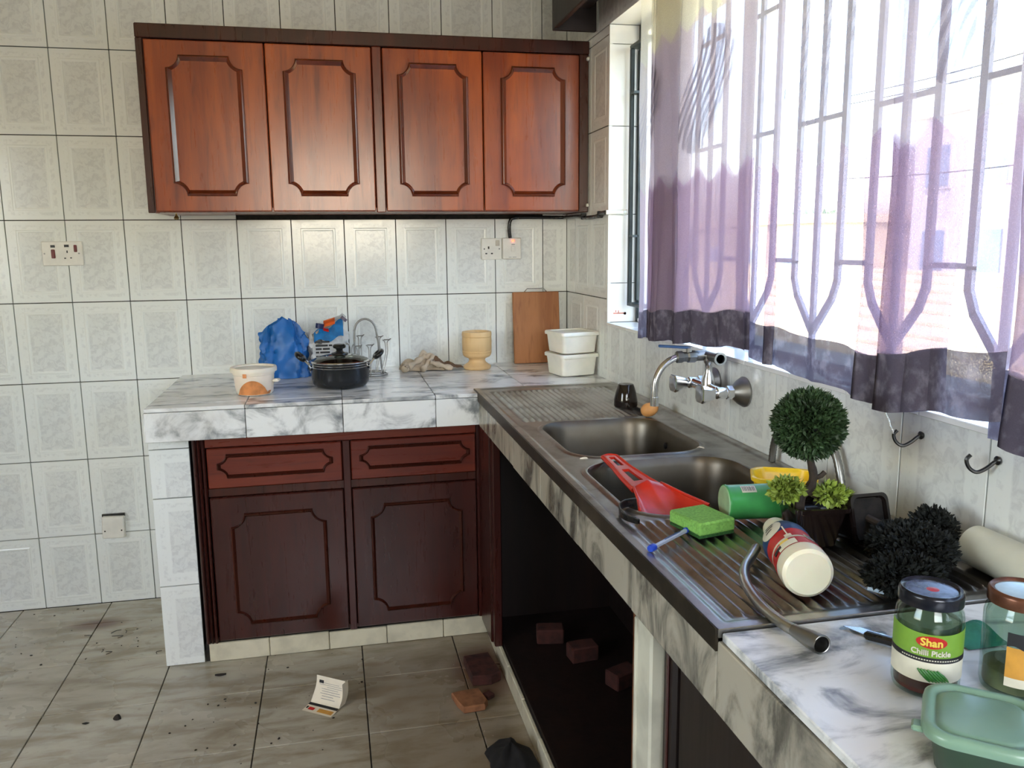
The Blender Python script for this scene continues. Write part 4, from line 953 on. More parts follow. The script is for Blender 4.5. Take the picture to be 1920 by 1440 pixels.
def leafball(c, R_, n, mat, name, par, L=.014, W=.0045, seed=0, squash=(1, 1, 1), inner=.72):
    rnd = random.Random(seed); m = MB()
    for k in range(n):
        z = rnd.uniform(-1, 1); a = rnd.uniform(0, 2 * PI); rr = math.sqrt(1 - z * z); d = Vector((rr * math.cos(a), rr * math.sin(a), z))
        p = Vector((d.x * squash[0], d.y * squash[1], d.z * squash[2])) * R_ * rnd.uniform(inner, 1.0) + Vector(c)
        d2 = (d + Vector((rnd.uniform(-.7, .7), rnd.uniform(-.7, .7), rnd.uniform(-.5, .7)))).normalized(); s_ = d2.cross(Vector((rnd.uniform(-1, 1), rnd.uniform(-1, 1), rnd.uniform(-1, 1)))).normalized(); l = L * rnd.uniform(.6, 1.2); w_ = W * rnd.uniform(.7, 1.2)
        up_ = d2.cross(s_) * l * .12
        m.add([p - d2 * l * .3, p + s_ * w_ + up_, p + d2 * l * .35 + s_ * w_ * 1.1, p + d2 * l * .8, p + d2 * l * .35 - s_ * w_ * 1.1, p - s_ * w_ + up_], [(0, 1, 2, 5), (5, 2, 3, 4)])
    o = m.build(name, mat, par, smooth=False); o['kind'] = 'stuff'; return o
bc_z = .195
leafball((-.012, 0, bc_z), .0535, 5200, LEAFD, 'ball_foliage', bp, .012, .0022, 1, inner=.80)
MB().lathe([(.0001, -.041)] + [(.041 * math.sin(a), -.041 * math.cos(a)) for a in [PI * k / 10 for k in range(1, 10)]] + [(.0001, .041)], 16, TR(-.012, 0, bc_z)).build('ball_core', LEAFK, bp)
leafball((-.044, .0, .088), .025, 460, LEAFL, 'side_foliage', bp, .012, .0032, 2, (1.1, 1, .85), .3)
leafball((.030, -.006, .080), .025, 460, LEAFL, 'side_foliage', bp, .012, .0032, 3, (1.25, 1, .7), .3)

# ---- second plant, tipped over
tp2 = thing('fallen_plant', 'black potted plant tipped over beside the wall in deep shade', 'plant', (-.13, -2.30, TOP + .004))
PM = TR(-.01, .070, .040, rx=.0, ry=0, rz=.0) @ Matrix.Rotation(1.25, 4, 'X') @ Matrix.Rotation(.2, 4, 'Y')
rings = [[tuple(PM @ Vector((p[0], p[1], z))) for p in rrect(s_, s_, .012, 4)] for (s_, z) in ((.052, -.055), (.056, -.052), (.074, .010), (.080, .012), (.080, .018), (.070, .018), (.066, .010))]
MB().loft(rings).build('pot', POT, tp2, sharp=40)
MB().grid(6, 6, lambda u, v: tuple(PM @ Vector(((u - .5) * .064, (v - .5) * .064, .012)))).build('soil', SOIL, tp2)
MB().tube(spline([(-.01, .06, .045), (0, .02, .04), (-.01, -.03, .045), (-.02, -.07, .045)], 4), .006, 7).build('trunk', BARK, tp2)
leafball((-.010, -.045, .034), .050, 5200, LEAFK, 'foliage', tp2, .010, .0022, 5, (1.2, 1.3, .7), .55)
leafball((-.075, -.115, .026), .044, 3600, LEAFK, 'foliage', tp2, .010, .0022, 6, (1.3, 1.0, .6), .5)
leafball((.055, -.01, .044), .032, 1700, LEAFK, 'foliage', tp2, .010, .0022, 7, (1, 1.3, 1.1), .4)
MB().tube([(-.13, -.115, .012), (-.115, -.13, .010)], .003, 6).build('leaf_tag', plain('pale_blue_scrap', (190, 210, 230), .3), tp2)

# ---- squeeze bottle
a_ = Vector((-.345, -2.405, 0)); b_ = Vector((-.300, -2.245, 0)); ang = math.atan2(b_.y - a_.y, b_.x - a_.x)
sb = thing('squeeze_bottle', 'white squeeze bottle with blue and red label lying on the drainer', 'bottle', (a_.x, a_.y, TOP + .040), ang)
AX = TR(ry=PI / 2)
MB().lathe([(0, .004), (.022, .002), (.030, .0), (.0345, .004), (.0355, .012), (.0355, .030)], 44, AX).lathe([(.0352, .029), (.030, .130), (.0215, .150), (.017, .156), (.017, .162)], 44, AX, cap=False).build('bottle_body', BOTTLEW, sb)
MB().lathe([(.0175, .160), (.0185, .162), (.0185, .184), (.016, .190), (0, .191)], 30, AX).build('cap', BOTTLEW, sb)
MB().lathe([(.0357, .028), (.0357, .034), (.0335, .060), (.0330, .085), (.0335, .092)], 44, AX, cap=False).build('red_label', INKR, sb)
MB().lathe([(.0336, .0915), (.0345, .105), (.034, .118), (.029, .138), (.0235, .148)], 44, AX, cap=False).build('blue_label', INKB, sb)
def onb(x, th, R=.0350): return (x, R * math.cos(th), R * math.sin(th))   # point on the bottle's skin
def rad(x):
    pr = [(.028, .0362), (.034, .0362), (.060, .0340), (.085, .0335), (.092, .0340), (.105, .0350), (.118, .0345), (.138, .0296), (.148, .024)]
    for (x0, r0), (x1, r1) in zip(pr, pr[1:]):
        if x0 <= x <= x1: return r0 + (r1 - r0) * (x - x0) / (x1 - x0)
    return .0362
def patch(name, mat, x0, x1, t0, t1, extra=.0004, oval=False, n=14, par=None):
    m = MB()
    if oval:
        c = ((x0 + x1) / 2, (t0 + t1) / 2); vs = [onb(c[0], c[1], rad(c[0]) + extra)]; R_ = 6; n2 = 28
        for j in range(1, R_ + 1):
            for k in range(n2):
                a = 2 * PI * k / n2; x = c[0] + (x1 - x0) / 2 * j / R_ * math.cos(a); t_ = c[1] + (t1 - t0) / 2 * j / R_ * math.sin(a); vs.append(onb(x, t_, rad(x) + extra))
        fs = [(0, 1 + k, 1 + (k + 1) % n2) for k in range(n2)]
        for j in range(R_ - 1):
            for k in range(n2): fs.append((1 + j * n2 + k, 1 + (j + 1) * n2 + k, 1 + (j + 1) * n2 + (k + 1) % n2, 1 + j * n2 + (k + 1) % n2))
        m.add(vs, fs)
    else: m.grid(n, n, lambda u, v: onb(x0 + (x1 - x0) * u, t0 + (t1 - t0) * v, rad(x0 + (x1 - x0) * u) + extra))
    return m.build(name, mat, par or sb, sharp=180)
patch('white_oval_patch', LABELW, .090, .138, .15, 1.25, oval=True)
patch('nutrition_box', PAPER, .044, .068, 1.85, 2.35, .0004); patch('nutrition_print', GREYP, .046, .066, 1.90, 2.30, .0007)
patch('white_streak', PAPER, .066, .100, 1.18, 1.24, .0006); patch('white_streak', PAPER, .060, .070, 1.05, 1.35, .0006)
patch('cream_swoosh', BOTTLEW, .028, .048, .55, 1.35, .0005); patch('cream_swoosh', LABELY, .046, .054, .7, 1.1, .0005)
patch('black_swoosh', INK, .036, .046, .25, .70, .0007)
m = MB()
for k, (x, t0, t1) in enumerate(((.118, .55, .95), (.113, .5, .9), (.106, .45, .8))): m.grid(2, 6, lambda u, v, x=x, t0=t0, t1=t1: onb(x + .0022 * u, t0 + (t1 - t0) * v, rad(x) + .0009))
m.build('scribbled_print', INK, sb, sharp=180)

# ---- shower hose
hs = thing('shower_hose', 'silver flexible shower hose with open end reaching over the marble', 'hose', (-.41, -2.4, TOP + .01))
hp = spline([(-.330, -2.235, TOP + .014), (-.352, -2.262, TOP + .013), (-.386, -2.305, TOP + .012), (-.408, -2.350, TOP + .012), (-.420, -2.395, TOP + .012), (-.426, -2.440, TOP + .012), (-.425, -2.480, TOP + .012), (-.421, -2.500, TOP + .012)], 14)
HOSE = steel('silver_hose_steel', (196, 196, 192), .22, .3)
part('hose', MB().tube(hp, .0068, 10, ridge=.14), HOSE, hs, sharp=180)
cp = [Vector((-.421, -2.498, TOP + .012)), Vector((-.419, -2.508, TOP + .012)), Vector((-.4145, -2.528, TOP + .0125)), Vector((-.411, -2.542, TOP + .013))]
part('end_connector', MB().tube(cp, [.0078, .009, .0115, .012], 20, cap=False).tube([cp[3], cp[2], cp[1]], [.0105, .010, .006], 20, cap=False).tube([cp[3] + Vector((.011 * math.cos(a), 0, .011 * math.sin(a))) for a in [2 * PI * k / 20 for k in range(20)]], .0011, 6, closed=True), DULL, hs)
h2 = thing('wall_hose', 'grey ribbed metal hose arching up against the wall behind the bonsai', 'hose', (-.03, -1.85, TOP))
part('hose', MB().tube(spline([(-.022, -1.735, TOP + .005), (-.024, -1.75, .955), (-.025, -1.80, 1.015), (-.025, -1.87, 1.030), (-.024, -1.935, 1.010), (-.022, -1.975, .965), (-.022, -2.00, TOP + .005)], 16), .0075, 10, ridge=.12), DULL, h2, sharp=180)

# ---- white pipe lying along the wall
o = MB().lathe([(.028, 0), (.031, .002), (.031, .70), (.028, .702), (.026, .70), (.026, .002)], 36, TR(0, 0, 0, rx=PI / 2), cap=False).build('drain_pipe', plain('dull_white_pipe', (206, 206, 190), .3, 0, .08, 6)); o.location = (-.036, -2.35, TOP + .034); tag(o, 'thick white plastic pipe lying on the counter along the wall', 'pipe')

# ------------------------------------------------------------------ jars, green tub, knife
def curved(par, name, mat, R, z0, z1, t0, t1, wav=None, n=28, m=6):
    return MB().grid(n, m, lambda u, v: (R * math.cos(t0 + (t1 - t0) * u), R * math.sin(t0 + (t1 - t0) * u), (z0 + (wav(u)[0] if wav else 0)) + ((z1 + (wav(u)[1] if wav else 0)) - (z0 + (wav(u)[0] if wav else 0))) * v)).build(name, mat, par, sharp=180)
def jar_shell(t, R, H, lid_mat, rim_mat):
    MB().lathe([(0, .002), (R * .80, 0), (R * .95, .003), (R, .010), (R, H * .74), (R * .96, H * .80), (R * .86, H * .85), (R * .85, H * .90)], 48, cap=False).lathe([(0, .006), (R * .88, .006), (R * .93, .012), (R * .93, H * .74), (R * .89, H * .79), (R * .80, H * .85), (R * .80, H * .90)], 48, cap=False).build('jar_glass', JARG, t)
    MB().lathe([(R * .91, H * .875), (R * .945, H * .87), (R * .95, H * .885), (R * .95, H * .965), (R * .93, H * .985), (R * .88, H), (R * .80, H * .992), (R * .76, H * .975), (R * .5, H * .972)], 48).build('lid', rim_mat, t)
    MB().lathe([(0, H * .9735), (R * .75, H * .9765)], 40).build('lid_disc', lid_mat, t)
j1 = thing('pickle_jar', 'glass pickle jar with green label, dark lid and red oil inside', 'jar', (-.342, -2.633, TOP + .001)); JH = .116; JR = .0345
jar_shell(j1, JR, JH, LIDTOP, JARLID)
MB().lathe([(0, .0065), (JR * .91, .0065), (JR * .925, .012), (JR * .925, .020), (0, .021)], 40).build('red_oil', OIL, j1)
MB().lathe([(0, .0215), (JR * .90, .0215), (JR * .915, .05), (JR * .915, .080), (JR * .90, .081)], 40, cap=False).build('residue_film', glass('cloudy_residue', (190, 196, 170), .3), j1)
c0 = math.atan2(-3.36873 + 2.633, -.96124 + .342) + .12   # the label faces the open room
hw_ = 1.55; Rl = JR + .0005
curved(j1, 'white_label_band', LABELW, Rl, .022, .046, c0 - hw_, c0 + hw_, lambda u: (.006 * (1 - u) ** 2 * 0, 0))
curved(j1, 'black_label_band', INK, Rl + .0002, .0445, .0505, c0 - hw_, c0 + hw_)
curved(j1, 'green_label_band', LABELG, Rl, .050, .080, c0 - hw_, c0 + hw_, lambda u: (0, -.004 * math.sin(PI * u)))
def cyl_fn(cz, R=Rl + .0006, th=c0, tilt=0):
    return lambda p: Vector(((R + p.z) * math.cos(th + p.x / R), (R + p.z) * math.sin(th + p.x / R), cz + p.y + p.x * tilt))
m = MB(); vs = [(0, 0, 0)]
fn = cyl_fn(.0675, Rl + .0007)
for j in range(1, 4):
    for k in range(28): a = 2 * PI * k / 28; vs.append((.0155 * j / 3 * math.cos(a), .0068 * j / 3 * math.sin(a), 0))
fs = [(0, 1 + k, 1 + (k + 1) % 28) for k in range(28)] + [(1 + j * 28 + k, 1 + (j + 1) * 28 + k, 1 + (j + 1) * 28 + (k + 1) % 28, 1 + j * 28 + (k + 1) % 28) for j in range(2) for k in range(28)]
m.add([fn(Vector(p)) for p in vs], fs); m.build('logo_oval', INKR, j1, sharp=180)
def bold(body, size, mat, par, fn, name='lettering', off=.0002):
    me = text_mesh(body, size, None, .0002); co = [v.co.copy() for v in me.vertices]
    cu_w = off
    m = MB(); fl = [tuple(p.vertices) for p in me.polygons]
    for dx, dy in ((0, 0), (cu_w, 0), (-cu_w, 0), (0, cu_w), (0, -cu_w)): m.add([fn(Vector((c.x + dx, c.y + dy, c.z))) for c in co], fl)
    bpy.data.meshes.remove(me); return m.build(name, mat, par, smooth=False)
bold('Shan', .0118, LABELY, j1, cyl_fn(.0674, Rl + .0013), off=.00045)
bold('Chilli Pickle', .0085, LABELW, j1, cyl_fn(.0555, Rl + .0009), off=.00025)
m = MB()
for k in range(24): m.grid(1, 1, lambda u, v, k=k: tuple(cyl_fn(.0475, Rl + .0007)(Vector((-.030 + k * .0026 + .0017 * u, -.0006 + .0012 * v, 0)))))
m.build('fine_print', LABELW, j1)
rnd = random.Random(4)
for k in range(7):
    x = -.008 + k * .0032; f2 = cyl_fn(.031, Rl + .0014)
    pts = [f2(Vector((x - .004 + q_ * .0032, .006 - q_ * .0032 + rnd.uniform(-.0004, .0004), 0))) for q_ in range(5)]
    MB().tube(pts, [.0008, .0016, .0018, .0016, .0006], 6).build('printed_chilli', CHILLI, j1)
MB().lathe([(0, .001), (.0065, 0)], 20, TR(.001, -.001, JH * .9765)).build('lid_emblem', INKR, j1)

j2 = thing('spread_jar', 'glass jar with pale lid and black and orange label near the wall', 'jar', (-.250, -2.660, TOP + .001)); JR2 = .036; JH2 = .116
jar_shell(j2, JR2, JH2, LIDTOP2, plain('copper_lid_rim', (128, 84, 64), .3, .6, .2))
MB().lathe([(0, .007), (JR2 * .90, .008), (JR2 * .90, .028), (JR2 * .6, .034), (0, .030)], 32).build('contents', JUNK, j2)
c2 = math.atan2(-3.36873 + 2.660, -.96124 + .250) + .26
curved(j2, 'orange_label', ORANGE, JR2 + .0005, .028, .062, c2 - .55, c2 + 1.0)
curved(j2, 'black_label_top', INK, JR2 + .0006, .062, .078, c2 - .55, c2 + 1.0, lambda u: (.002 * math.sin(14 * u), 0))
curved(j2, 'pale_label_foot', LABELW, JR2 + .0004, .018, .028, c2 - .55, c2 + 1.0)
curved(j2, 'label_mark', INK, JR2 + .0008, .044, .050, c2 + .1, c2 + .5)

gt = thing('green_lidded_tub', 'green food tub with rounded sage lid in front of the jars', 'food container', (-.388, -2.765, TOP + .001), -.70)
rings = [[(p[0], p[1], z) for p in rrect(.080 + e, .088 + e, .022, 6)] for (e, z) in ((-.012, 0), (-.006, .003), (.004, .040))]
MB().loft(rings).build('tub_body', PGREEND, gt, sharp=50)
rings = [[(p[0], p[1], z) for p in rrect(.098 + e, .106 + e, .026 + e * .3, 7)] for (e, z) in ((-.012, .038), (.0, .038), (.003, .042), (.001, .047), (-.006, .050), (-.014, .049), (-.020, .0455), (-.022, .0455), (-.026, .0475), (-.034, .0485))]
MB().loft(rings).build('lid', PGREEN, gt, sharp=60)
MB().box(-.058, -.046, -.036, -.020, .037, .043, .002).build('lid_tab', PGREEN, gt)

kn = thing('kitchen_knife', 'small knife with black handle lying behind the pickle jar', 'knife', (-.325, -2.535, TOP + .001), math.atan2(-.035, .030))
MB().box(-.020, .055, -.005, .005, .001, .011, .003).build('handle', BLACKP, kn)
MB().prism([(-.05, .018), (-.012, .006), (.02, .006), (.02, .020), (-.03, .026)], .001, .002).build('blade', CHROME, kn)
o = MB()
for (x, y, r) in ((-.335, -2.497, .010), (-.322, -2.507, .013), (-.310, -2.512, .011), (-.345, -2.487, .006), (-.318, -2.495, .007)):
    o.lathe([(r, 0), (r * .9, .0008), (r * .5, .0014), (0, .0016)], 16, TR(x, y, TOP + .0003, rz=x * 90) @ Matrix.Diagonal((1, .6, 1, 1)))
o = o.build('water_puddle', WATER); tag(o, 'small puddle of spilt water on the marble beside the knife', 'puddle')
o = MB().grid(24, 18, lambda u, v: (-.235 + .06 * u, -2.575 + .05 * v, TOP + .002 + .018 * math.sin(PI * u) * math.sin(PI * v) + .005 * abs(math.sin(11 * u + 7 * v)) * math.sin(PI * u) * math.sin(PI * v))).build('scrubbing_cloth', TEAL, sharp=180); tag(o, 'small crumpled teal cloth on the marble between the two jars', 'cloth')

# ------------------------------------------------------------------ wall fittings
s1 = thing('cooker_switch', 'double wall switch plate with red rocker and socket on the left wall tiles', 'switch', (-1.918, 0, 1.363))
MB().box(-.069, .069, -.010, -.001, -.044, .044, .0025).build('plate', OFFW, s1)
MB().box(-.037, -.024, -.0145, -.009, -.017, .015, .002, T=TR(ry=0)).build('rocker', DRED, s1)
MB().box(.040, .051, -.0135, -.009, .005, .031, .002).build('rocker', DRED, s1)
for x0, x1, z0, z1 in ((-.038, -.023, .022, .031), (.008, .024, .023, .032), (.0145, .0185, .002, .011), (.005, .011, -.019, -.015), (.025, .031, -.018, -.014)):
    MB().box(x0, x1, -.0108, -.009, z0, z1).build('slot', BLACKP, s1, smooth=False)
for x in (-.060, .056): MB().lathe([(0, .0), (.003, 0), (.003, .002)], 10, TR(x, -.0112, -.0, rx=-PI / 2)).build('screw', DULL, s1)
s2 = thing('wall_socket', 'single white wall socket beside the red lit switch', 'socket', (-.319, 0, 1.362))
MB().box(-.042, .042, -.010, -.001, -.043, .043, .0025).build('plate', OFFW, s2)
MB().box(.016, .032, -.0125, -.009, .012, .034, .001).build('rocker', plain('grey_cream_rocker', (200, 192, 176), .4), s2)
for x0, x1, z0, z1 in ((-.016, -.010, .0, .010), (-.027, -.019, -.021, -.016), (-.004, .004, -.021, -.016)): MB().box(x0, x1, -.0108, -.009, z0, z1).build('slot', BLACKP, s2, smooth=False)
for x in (-.031, .031): MB().lathe([(0, .0), (.0026, 0), (.0026, .002)], 10, TR(x, -.0112, .0, rx=-PI / 2)).build('screw', BLACKP, s2)
s3 = thing('fused_switch', 'white wall switch with a glowing red neon lamp under the black cable', 'switch', (-.236, 0, 1.363))
MB().box(-.039, .039, -.014, -.001, -.043, .043, .003).build('plate', OFFW, s3)
MB().lathe([(0, .003), (.006, .002), (.0065, 0)], 16, TR(.004, -.0165, .031, rx=PI / 2) @ Matrix.Diagonal((1, .7, 1, 1))).build('neon_lamp', LED, s3)
MB().box(-.002, .012, -.0146, -.0138, .0155, .0175).build('print', GREYP, s3, smooth=False); MB().box(-.014, -.002, -.0146, -.0138, -.036, -.034).box(.002, .018, -.0146, -.0138, -.036, -.034).build('print', GREYP, s3, smooth=False)
MB().box(-.004, .012, -.0165, -.0135, -.012, .010, .001).build('rocker', OFFW, s3)
s4 = thing('blank_plate', 'plain cream junction plate low on the left wall tiles', 'junction box', (-1.829, 0, .314))
MB().box(-.040, .040, -.028, -.003, -.043, .043, .003, T=TR(ry=.03)).build('plate', OFFW, s4)
MB().box(-.041, .041, -.010, -.001, .038, .050).build('gap', BLACKP, s4, smooth=False)
for x in (-.030, .030): MB().lathe([(0, 0), (.003, 0), (.003, .001)], 10, TR(x, -.0285, -.012, rx=PI / 2)).build('screw', BLACKP, s4)

cbv = thing('power_cable', 'thick black cable from the neon switch along under the wall cabinet', 'cable', (-.24, 0, 1.40))
part('cable', MB().tube(spline([(-.243, -.012, 1.405), (-.247, -.014, 1.44), (-.243, -.016, 1.472), (-.225, -.018, 1.485), (-.15, -.018, 1.487), (-.03, -.018, 1.486), (-.018, -.05, 1.486), (-.014, -.20, 1.484), (-.013, -.30, 1.476), (-.013, -.42, 1.476), (-.013, -.50, 1.486), (-.012, -.536, 1.487)], 8), .0070, 10), BLACKP, cbv, sharp=180)
part('conduit', MB().tube([(-.012, -.536, 1.487), (.05, -.540, 1.487)], .008, 12).tube([(.05, -.540, 1.487), (.064, -.540, 1.487)], .0095, 12), WHITE, cbv)
for y in (-.27, -.47): part('cable_clip', MB().box(-.022, -.001, y - .004, y + .004, 1.470, 1.494, .002), BLACKP, cbv)
def hook(y, z, label):
    t = thing('wall_hook', label, 'hook', (0, y, z), 0, 'black hooks under the window ledge')
    pts = spline([(-.004, 0, 0), (-.010, .0, -.003), (-.020, .003, -.012), (-.031, .008, -.018), (-.040, .013, -.012), (-.044, .015, .000), (-.039, .013, .008)], 5)
    MB().tube(pts, .0030, 8).build('hook_wire', BLACKP, t); MB().lathe([(0, 0), (.006, 0), (.007, .003), (.003, .006), (0, .006)], 12, TR(-.001, 0, 0, ry=-PI / 2)).build('hook_base', BLACKP, t); return t
hook(-2.178, 1.057, 'black wall hook with the bead chain hanging on it'); hook(-2.345, 1.056, 'bare black wall hook, nearer the camera')
ch = MB(); p0 = Vector((-.066, -2.168, 1.098)); p1 = Vector((-.045, -2.163, 1.060))
for k in range(13): c_ = p0.lerp(p1, k / 12); ch.lathe([(.0001, -.0017), (.0015, -.0008), (.0017, 0), (.0015, .0008), (.0001, .0017)], 8, TR(c_.x, c_.y + .001 * math.sin(k), c_.z))
o = ch.build('bead_chain', WHITE); tag(o, 'short white bead chain from the curtain corner to the hook', 'chain'); o['kind'] = 'thing'

# twig on the ledge and small sticker in the reveal
tw = thing('dry_twig', 'dark green twig lying on the window ledge under the curtain', 'twig', (.02, -1.92, WZ0))
LM = plain('dark_green_twig', (14, 58, 40), .6, 0, .2, 60)
part('stem', MB().tube(spline([(.018, -1.852, WZ0 + .012), (.012, -1.885, WZ0 + .006), (.010, -1.93, WZ0 + .006), (.006, -1.99, WZ0 + .010), (.01, -2.05, WZ0 + .012)], 5), .0045, 7), LM, tw)
part('side_shoot', MB().tube(spline([(.012, -1.97, WZ0 + .008), (.040, -1.955, WZ0 + .020), (.055, -1.915, WZ0 + .026), (.07, -1.89, WZ0 + .034)], 5), .0032, 6).tube([(.012, -1.885, WZ0 + .006), (.0, -1.868, WZ0 + .016), (.004, -1.856, WZ0 + .022)], .003, 6), LM, tw)
o = MB().box(.022, .062, -.5285, -.5275, 1.130, 1.134).box(.040, .043, -.5285, -.5275, 1.134, 1.142).box(.030, .033, -.5285, -.5275, 1.136, 1.143).lathe([(0, 0), (.005, 0)], 14, TR(.066, -.5285, 1.131, rx=PI / 2)).build('wall_sticker', [plain('faint_red_print', (214, 130, 110), .5)]); tag(o, 'tiny faded red print on the white window reveal', 'sticker')

# ------------------------------------------------------------------ floor items
lf = thing('folded_leaflet', 'folded printed paper leaflet standing open on the floor', 'leaflet', (-1.030, -.955, 0), -.62)
def sheet(u, v):   # u along the fold, v from the lying flap to the raised one
    x = -.052 + .104 * u
    if v < .42: t_ = v / .42; return (x, -.058 + .045 * t_, .001 + .004 * t_ * t_)
    t_ = (v - .42) / .58; return (x, -.013 + .036 * t_ + .010 * math.sin(PI * t_), .005 + .070 * t_ ** .9)
def sheet_at(u0, u1, v0, v1, off=.0006):
    return MB().grid(6, 6, lambda u, v: (lambda p: (p[0], p[1] - off, p[2] + off))(sheet(u0 + (u1 - u0) * u, v0 + (v1 - v0) * v)))
MB().grid(4, 24, sheet).build('paper', PAPER, lf, sharp=180)
MB().grid(3, 8, lambda u, v: (.052 + .006 * math.sin(PI * v), -.013 + .03 * u + .02 * v, .004 + .068 * v)).build('back_flap', PAPER, lf, sharp=180)
sheet_at(0, 1, .30, .40).build('navy_stripe', INK, lf, sharp=180)
sheet_at(.12, .32, .10, .22).build('red_emblem', INKR, lf, sharp=180); sheet_at(.45, .95, .08, .24).build('orange_print', ORANGE, lf, sharp=180); sheet_at(.03, .09, .14, .24).build('small_mark', INK, lf, sharp=180)
sheet_at(.10, .26, .80, .88).build('dark_stamp', INK, lf, sharp=180)
for k, (a, b) in enumerate(((.30, .78), (.30, .70), (.22, .92), (.25, .88), (.22, .80), (.40, .92), (.12, .9), (.15, .8))): sheet_at(a, b, .50 + k * .045, .508 + k * .045).build('text_line', GREYP, lf, sharp=180)
def chunk(name, out, z0, z1, mat, loc, rz, label, cat, rx=0.0):
    o = MB().prism(out, z0, z1, .004).build(name, mat, sharp=30); o.location = loc; o.rotation_euler = (rx, 0, rz); return tag(o, label, cat)
chunk('broken_tile', [(-.05, .045), (-.01, .050), (.038, .046), (.045, -.030), (.030, -.052), (-.035, -.050), (-.045, -.015)], 0, .022, BRICK, (-.603, -1.055, .002), .1, 'broken orange-brown tile piece on the floor in front of the red block', 'tile piece')
chunk('red_block', [(-.05, .07), (.035, .075), (.045, -.06), (.01, -.078), (-.05, -.07)], 0, .035, BRICKR, (-.535, -.885, .001), .05, 'dark red brick lying on the floor beside the kick tiles', 'brick')
chunk('stone_chip', [(-.015, .012), (.012, .015), (.016, -.010), (-.010, -.014)], 0, .018, BRICKR, (-.545, -1.035, .001), .4, 'small dark stone chip between the two brick pieces', 'stone')
for k, (x, y) in enumerate(((-.34, -.76), (-.30, -.95), (-.22, -1.12))):
    pass
lump = [(-.30, -.85), (-.23, -.99), (-.16, -1.17)]
for k, (x, y) in enumerate(lump):
    o = MB().box(-.045, .045, -.030, .030, 0, .05, .004).build('brick', BRICKR); o.location = (x, y, .0725); o.rotation_euler = (0, 0, .3 * k - .2); tag(o, ('brick in the dark under the sink, farthest from the white upright', 'brick in the dark under the sink, middle of the three', 'brick in the dark under the sink, nearest the white upright')[k], 'brick', 'bricks under the sink')
def lump_fn(seed, rx, ry, rz_, n=18):
    rnd = random.Random(seed); ph = [rnd.uniform(0, 6) for _ in range(5)]; rings = []
    for j in range(9):
        t_ = j / 8; k = math.cos(t_ * PI / 2) ** .6 if t_ < 1 else .06
        rings.append([((rx * k * (1 + .16 * math.sin(3 * a + ph[0]) + .08 * math.sin(7 * a + ph[1] + t_ * 4))) * math.cos(a), (ry * k * (1 + .14 * math.sin(2 * a + ph[2]) + .07 * math.sin(9 * a + ph[3]))) * math.sin(a), rz_ * t_ * (1 + .18 * math.sin(3 * a + ph[4]))) for a in [2 * PI * q_ / n for q_ in range(n)]])
    return MB().loft(rings)
o = lump_fn(3, .065, .10, .06, 30).build('black_rag', BLKCLOTH, sharp=70); o.location = (-.548, -1.38, .001); tag(o, 'black crumpled rag on the floor by the kick tiles', 'rag')
o = lump_fn(5, .011, .010, .012, 12).build('dark_seed', BUG, sharp=70); o.location = (-1.641, -.893, .0005); tag(o, 'round dark seed on the floor left of the tiled pillar', 'seed')
o = MB().prism([(-.010, 0), (0, .005), (.010, 0), (0, -.005)], 0, .002).build('seed_husk', BUG); o.location = (-1.727, -.90, .0005); tag(o, 'flat dark husk on the floor beside the round seed', 'husk')
o = MB().grid(8, 5, lambda u, v: (.035 * (u - .5), .016 * (v - .5) * math.sin(PI * (.1 + .8 * u)), .002 + .005 * math.sin(PI * v))).build('dry_leaf', BUG, sharp=180); o.location = (-1.372, -.70, .001); tag(o, 'small black dry leaf in front of the base cabinet', 'leaf')
o = MB().tube([(.022 * math.cos(a), .010 * math.sin(a), .0015 + .001 * math.sin(3 * a)) for a in [2 * PI * k / 20 for k in range(18)]], .0010, 5).build('twist_tie', plain('pale_wire_tie', (140, 130, 96), .5)); o.location = (-1.735, -.275, .001); tag(o, 'curled wire tie on the floor near the red stain', 'twist tie')
rnd = random.Random(12); m = MB()
for k in range(70):
    x = rnd.uniform(-2.25, -.9); y = rnd.uniform(-.55, -.02) if x < -1.57 else rnd.uniform(-1.3, -.63)
    r = rnd.uniform(.0015, .005); m.prism([(r * math.cos(a) * rnd.uniform(.5, 1.3), r * math.sin(a) * rnd.uniform(.3, 1)) for a in [PI * q_ / 3 for q_ in range(6)]], 0, r * .4, T=TR(x, y, .0005, rz=rnd.uniform(0, 3)))
for k in range(7):
    x = rnd.uniform(-2.0, -1.6); y = rnd.uniform(-.5, -.25); m.tube(spline([(x, y, .001), (x + rnd.uniform(-.02, .02), y + .012, .003), (x + rnd.uniform(-.03, .03), y + .02, .001)], 3), .0012, 4)
o = m.build('floor_crumbs', BUG, smooth=False); tag(o, 'scattered dark crumbs and dry bits on the floor tiles', 'debris', kind='stuff')
# bits on the steel and the marble
for (x, y, lab) in ((-.118, -1.575, 'pale food scrap on the steel behind the near bowl'), (-.415, -1.60, 'small white scrap on the steel left of the scoop handle')):
    o = lump_fn(int(-x * 1000), .010, .005, .004, 10).build('food_scrap', plain('pale_scrap', (226, 216, 196), .5)); o.location = (x, y, TOP + .0015); tag(o, lab, 'scrap')

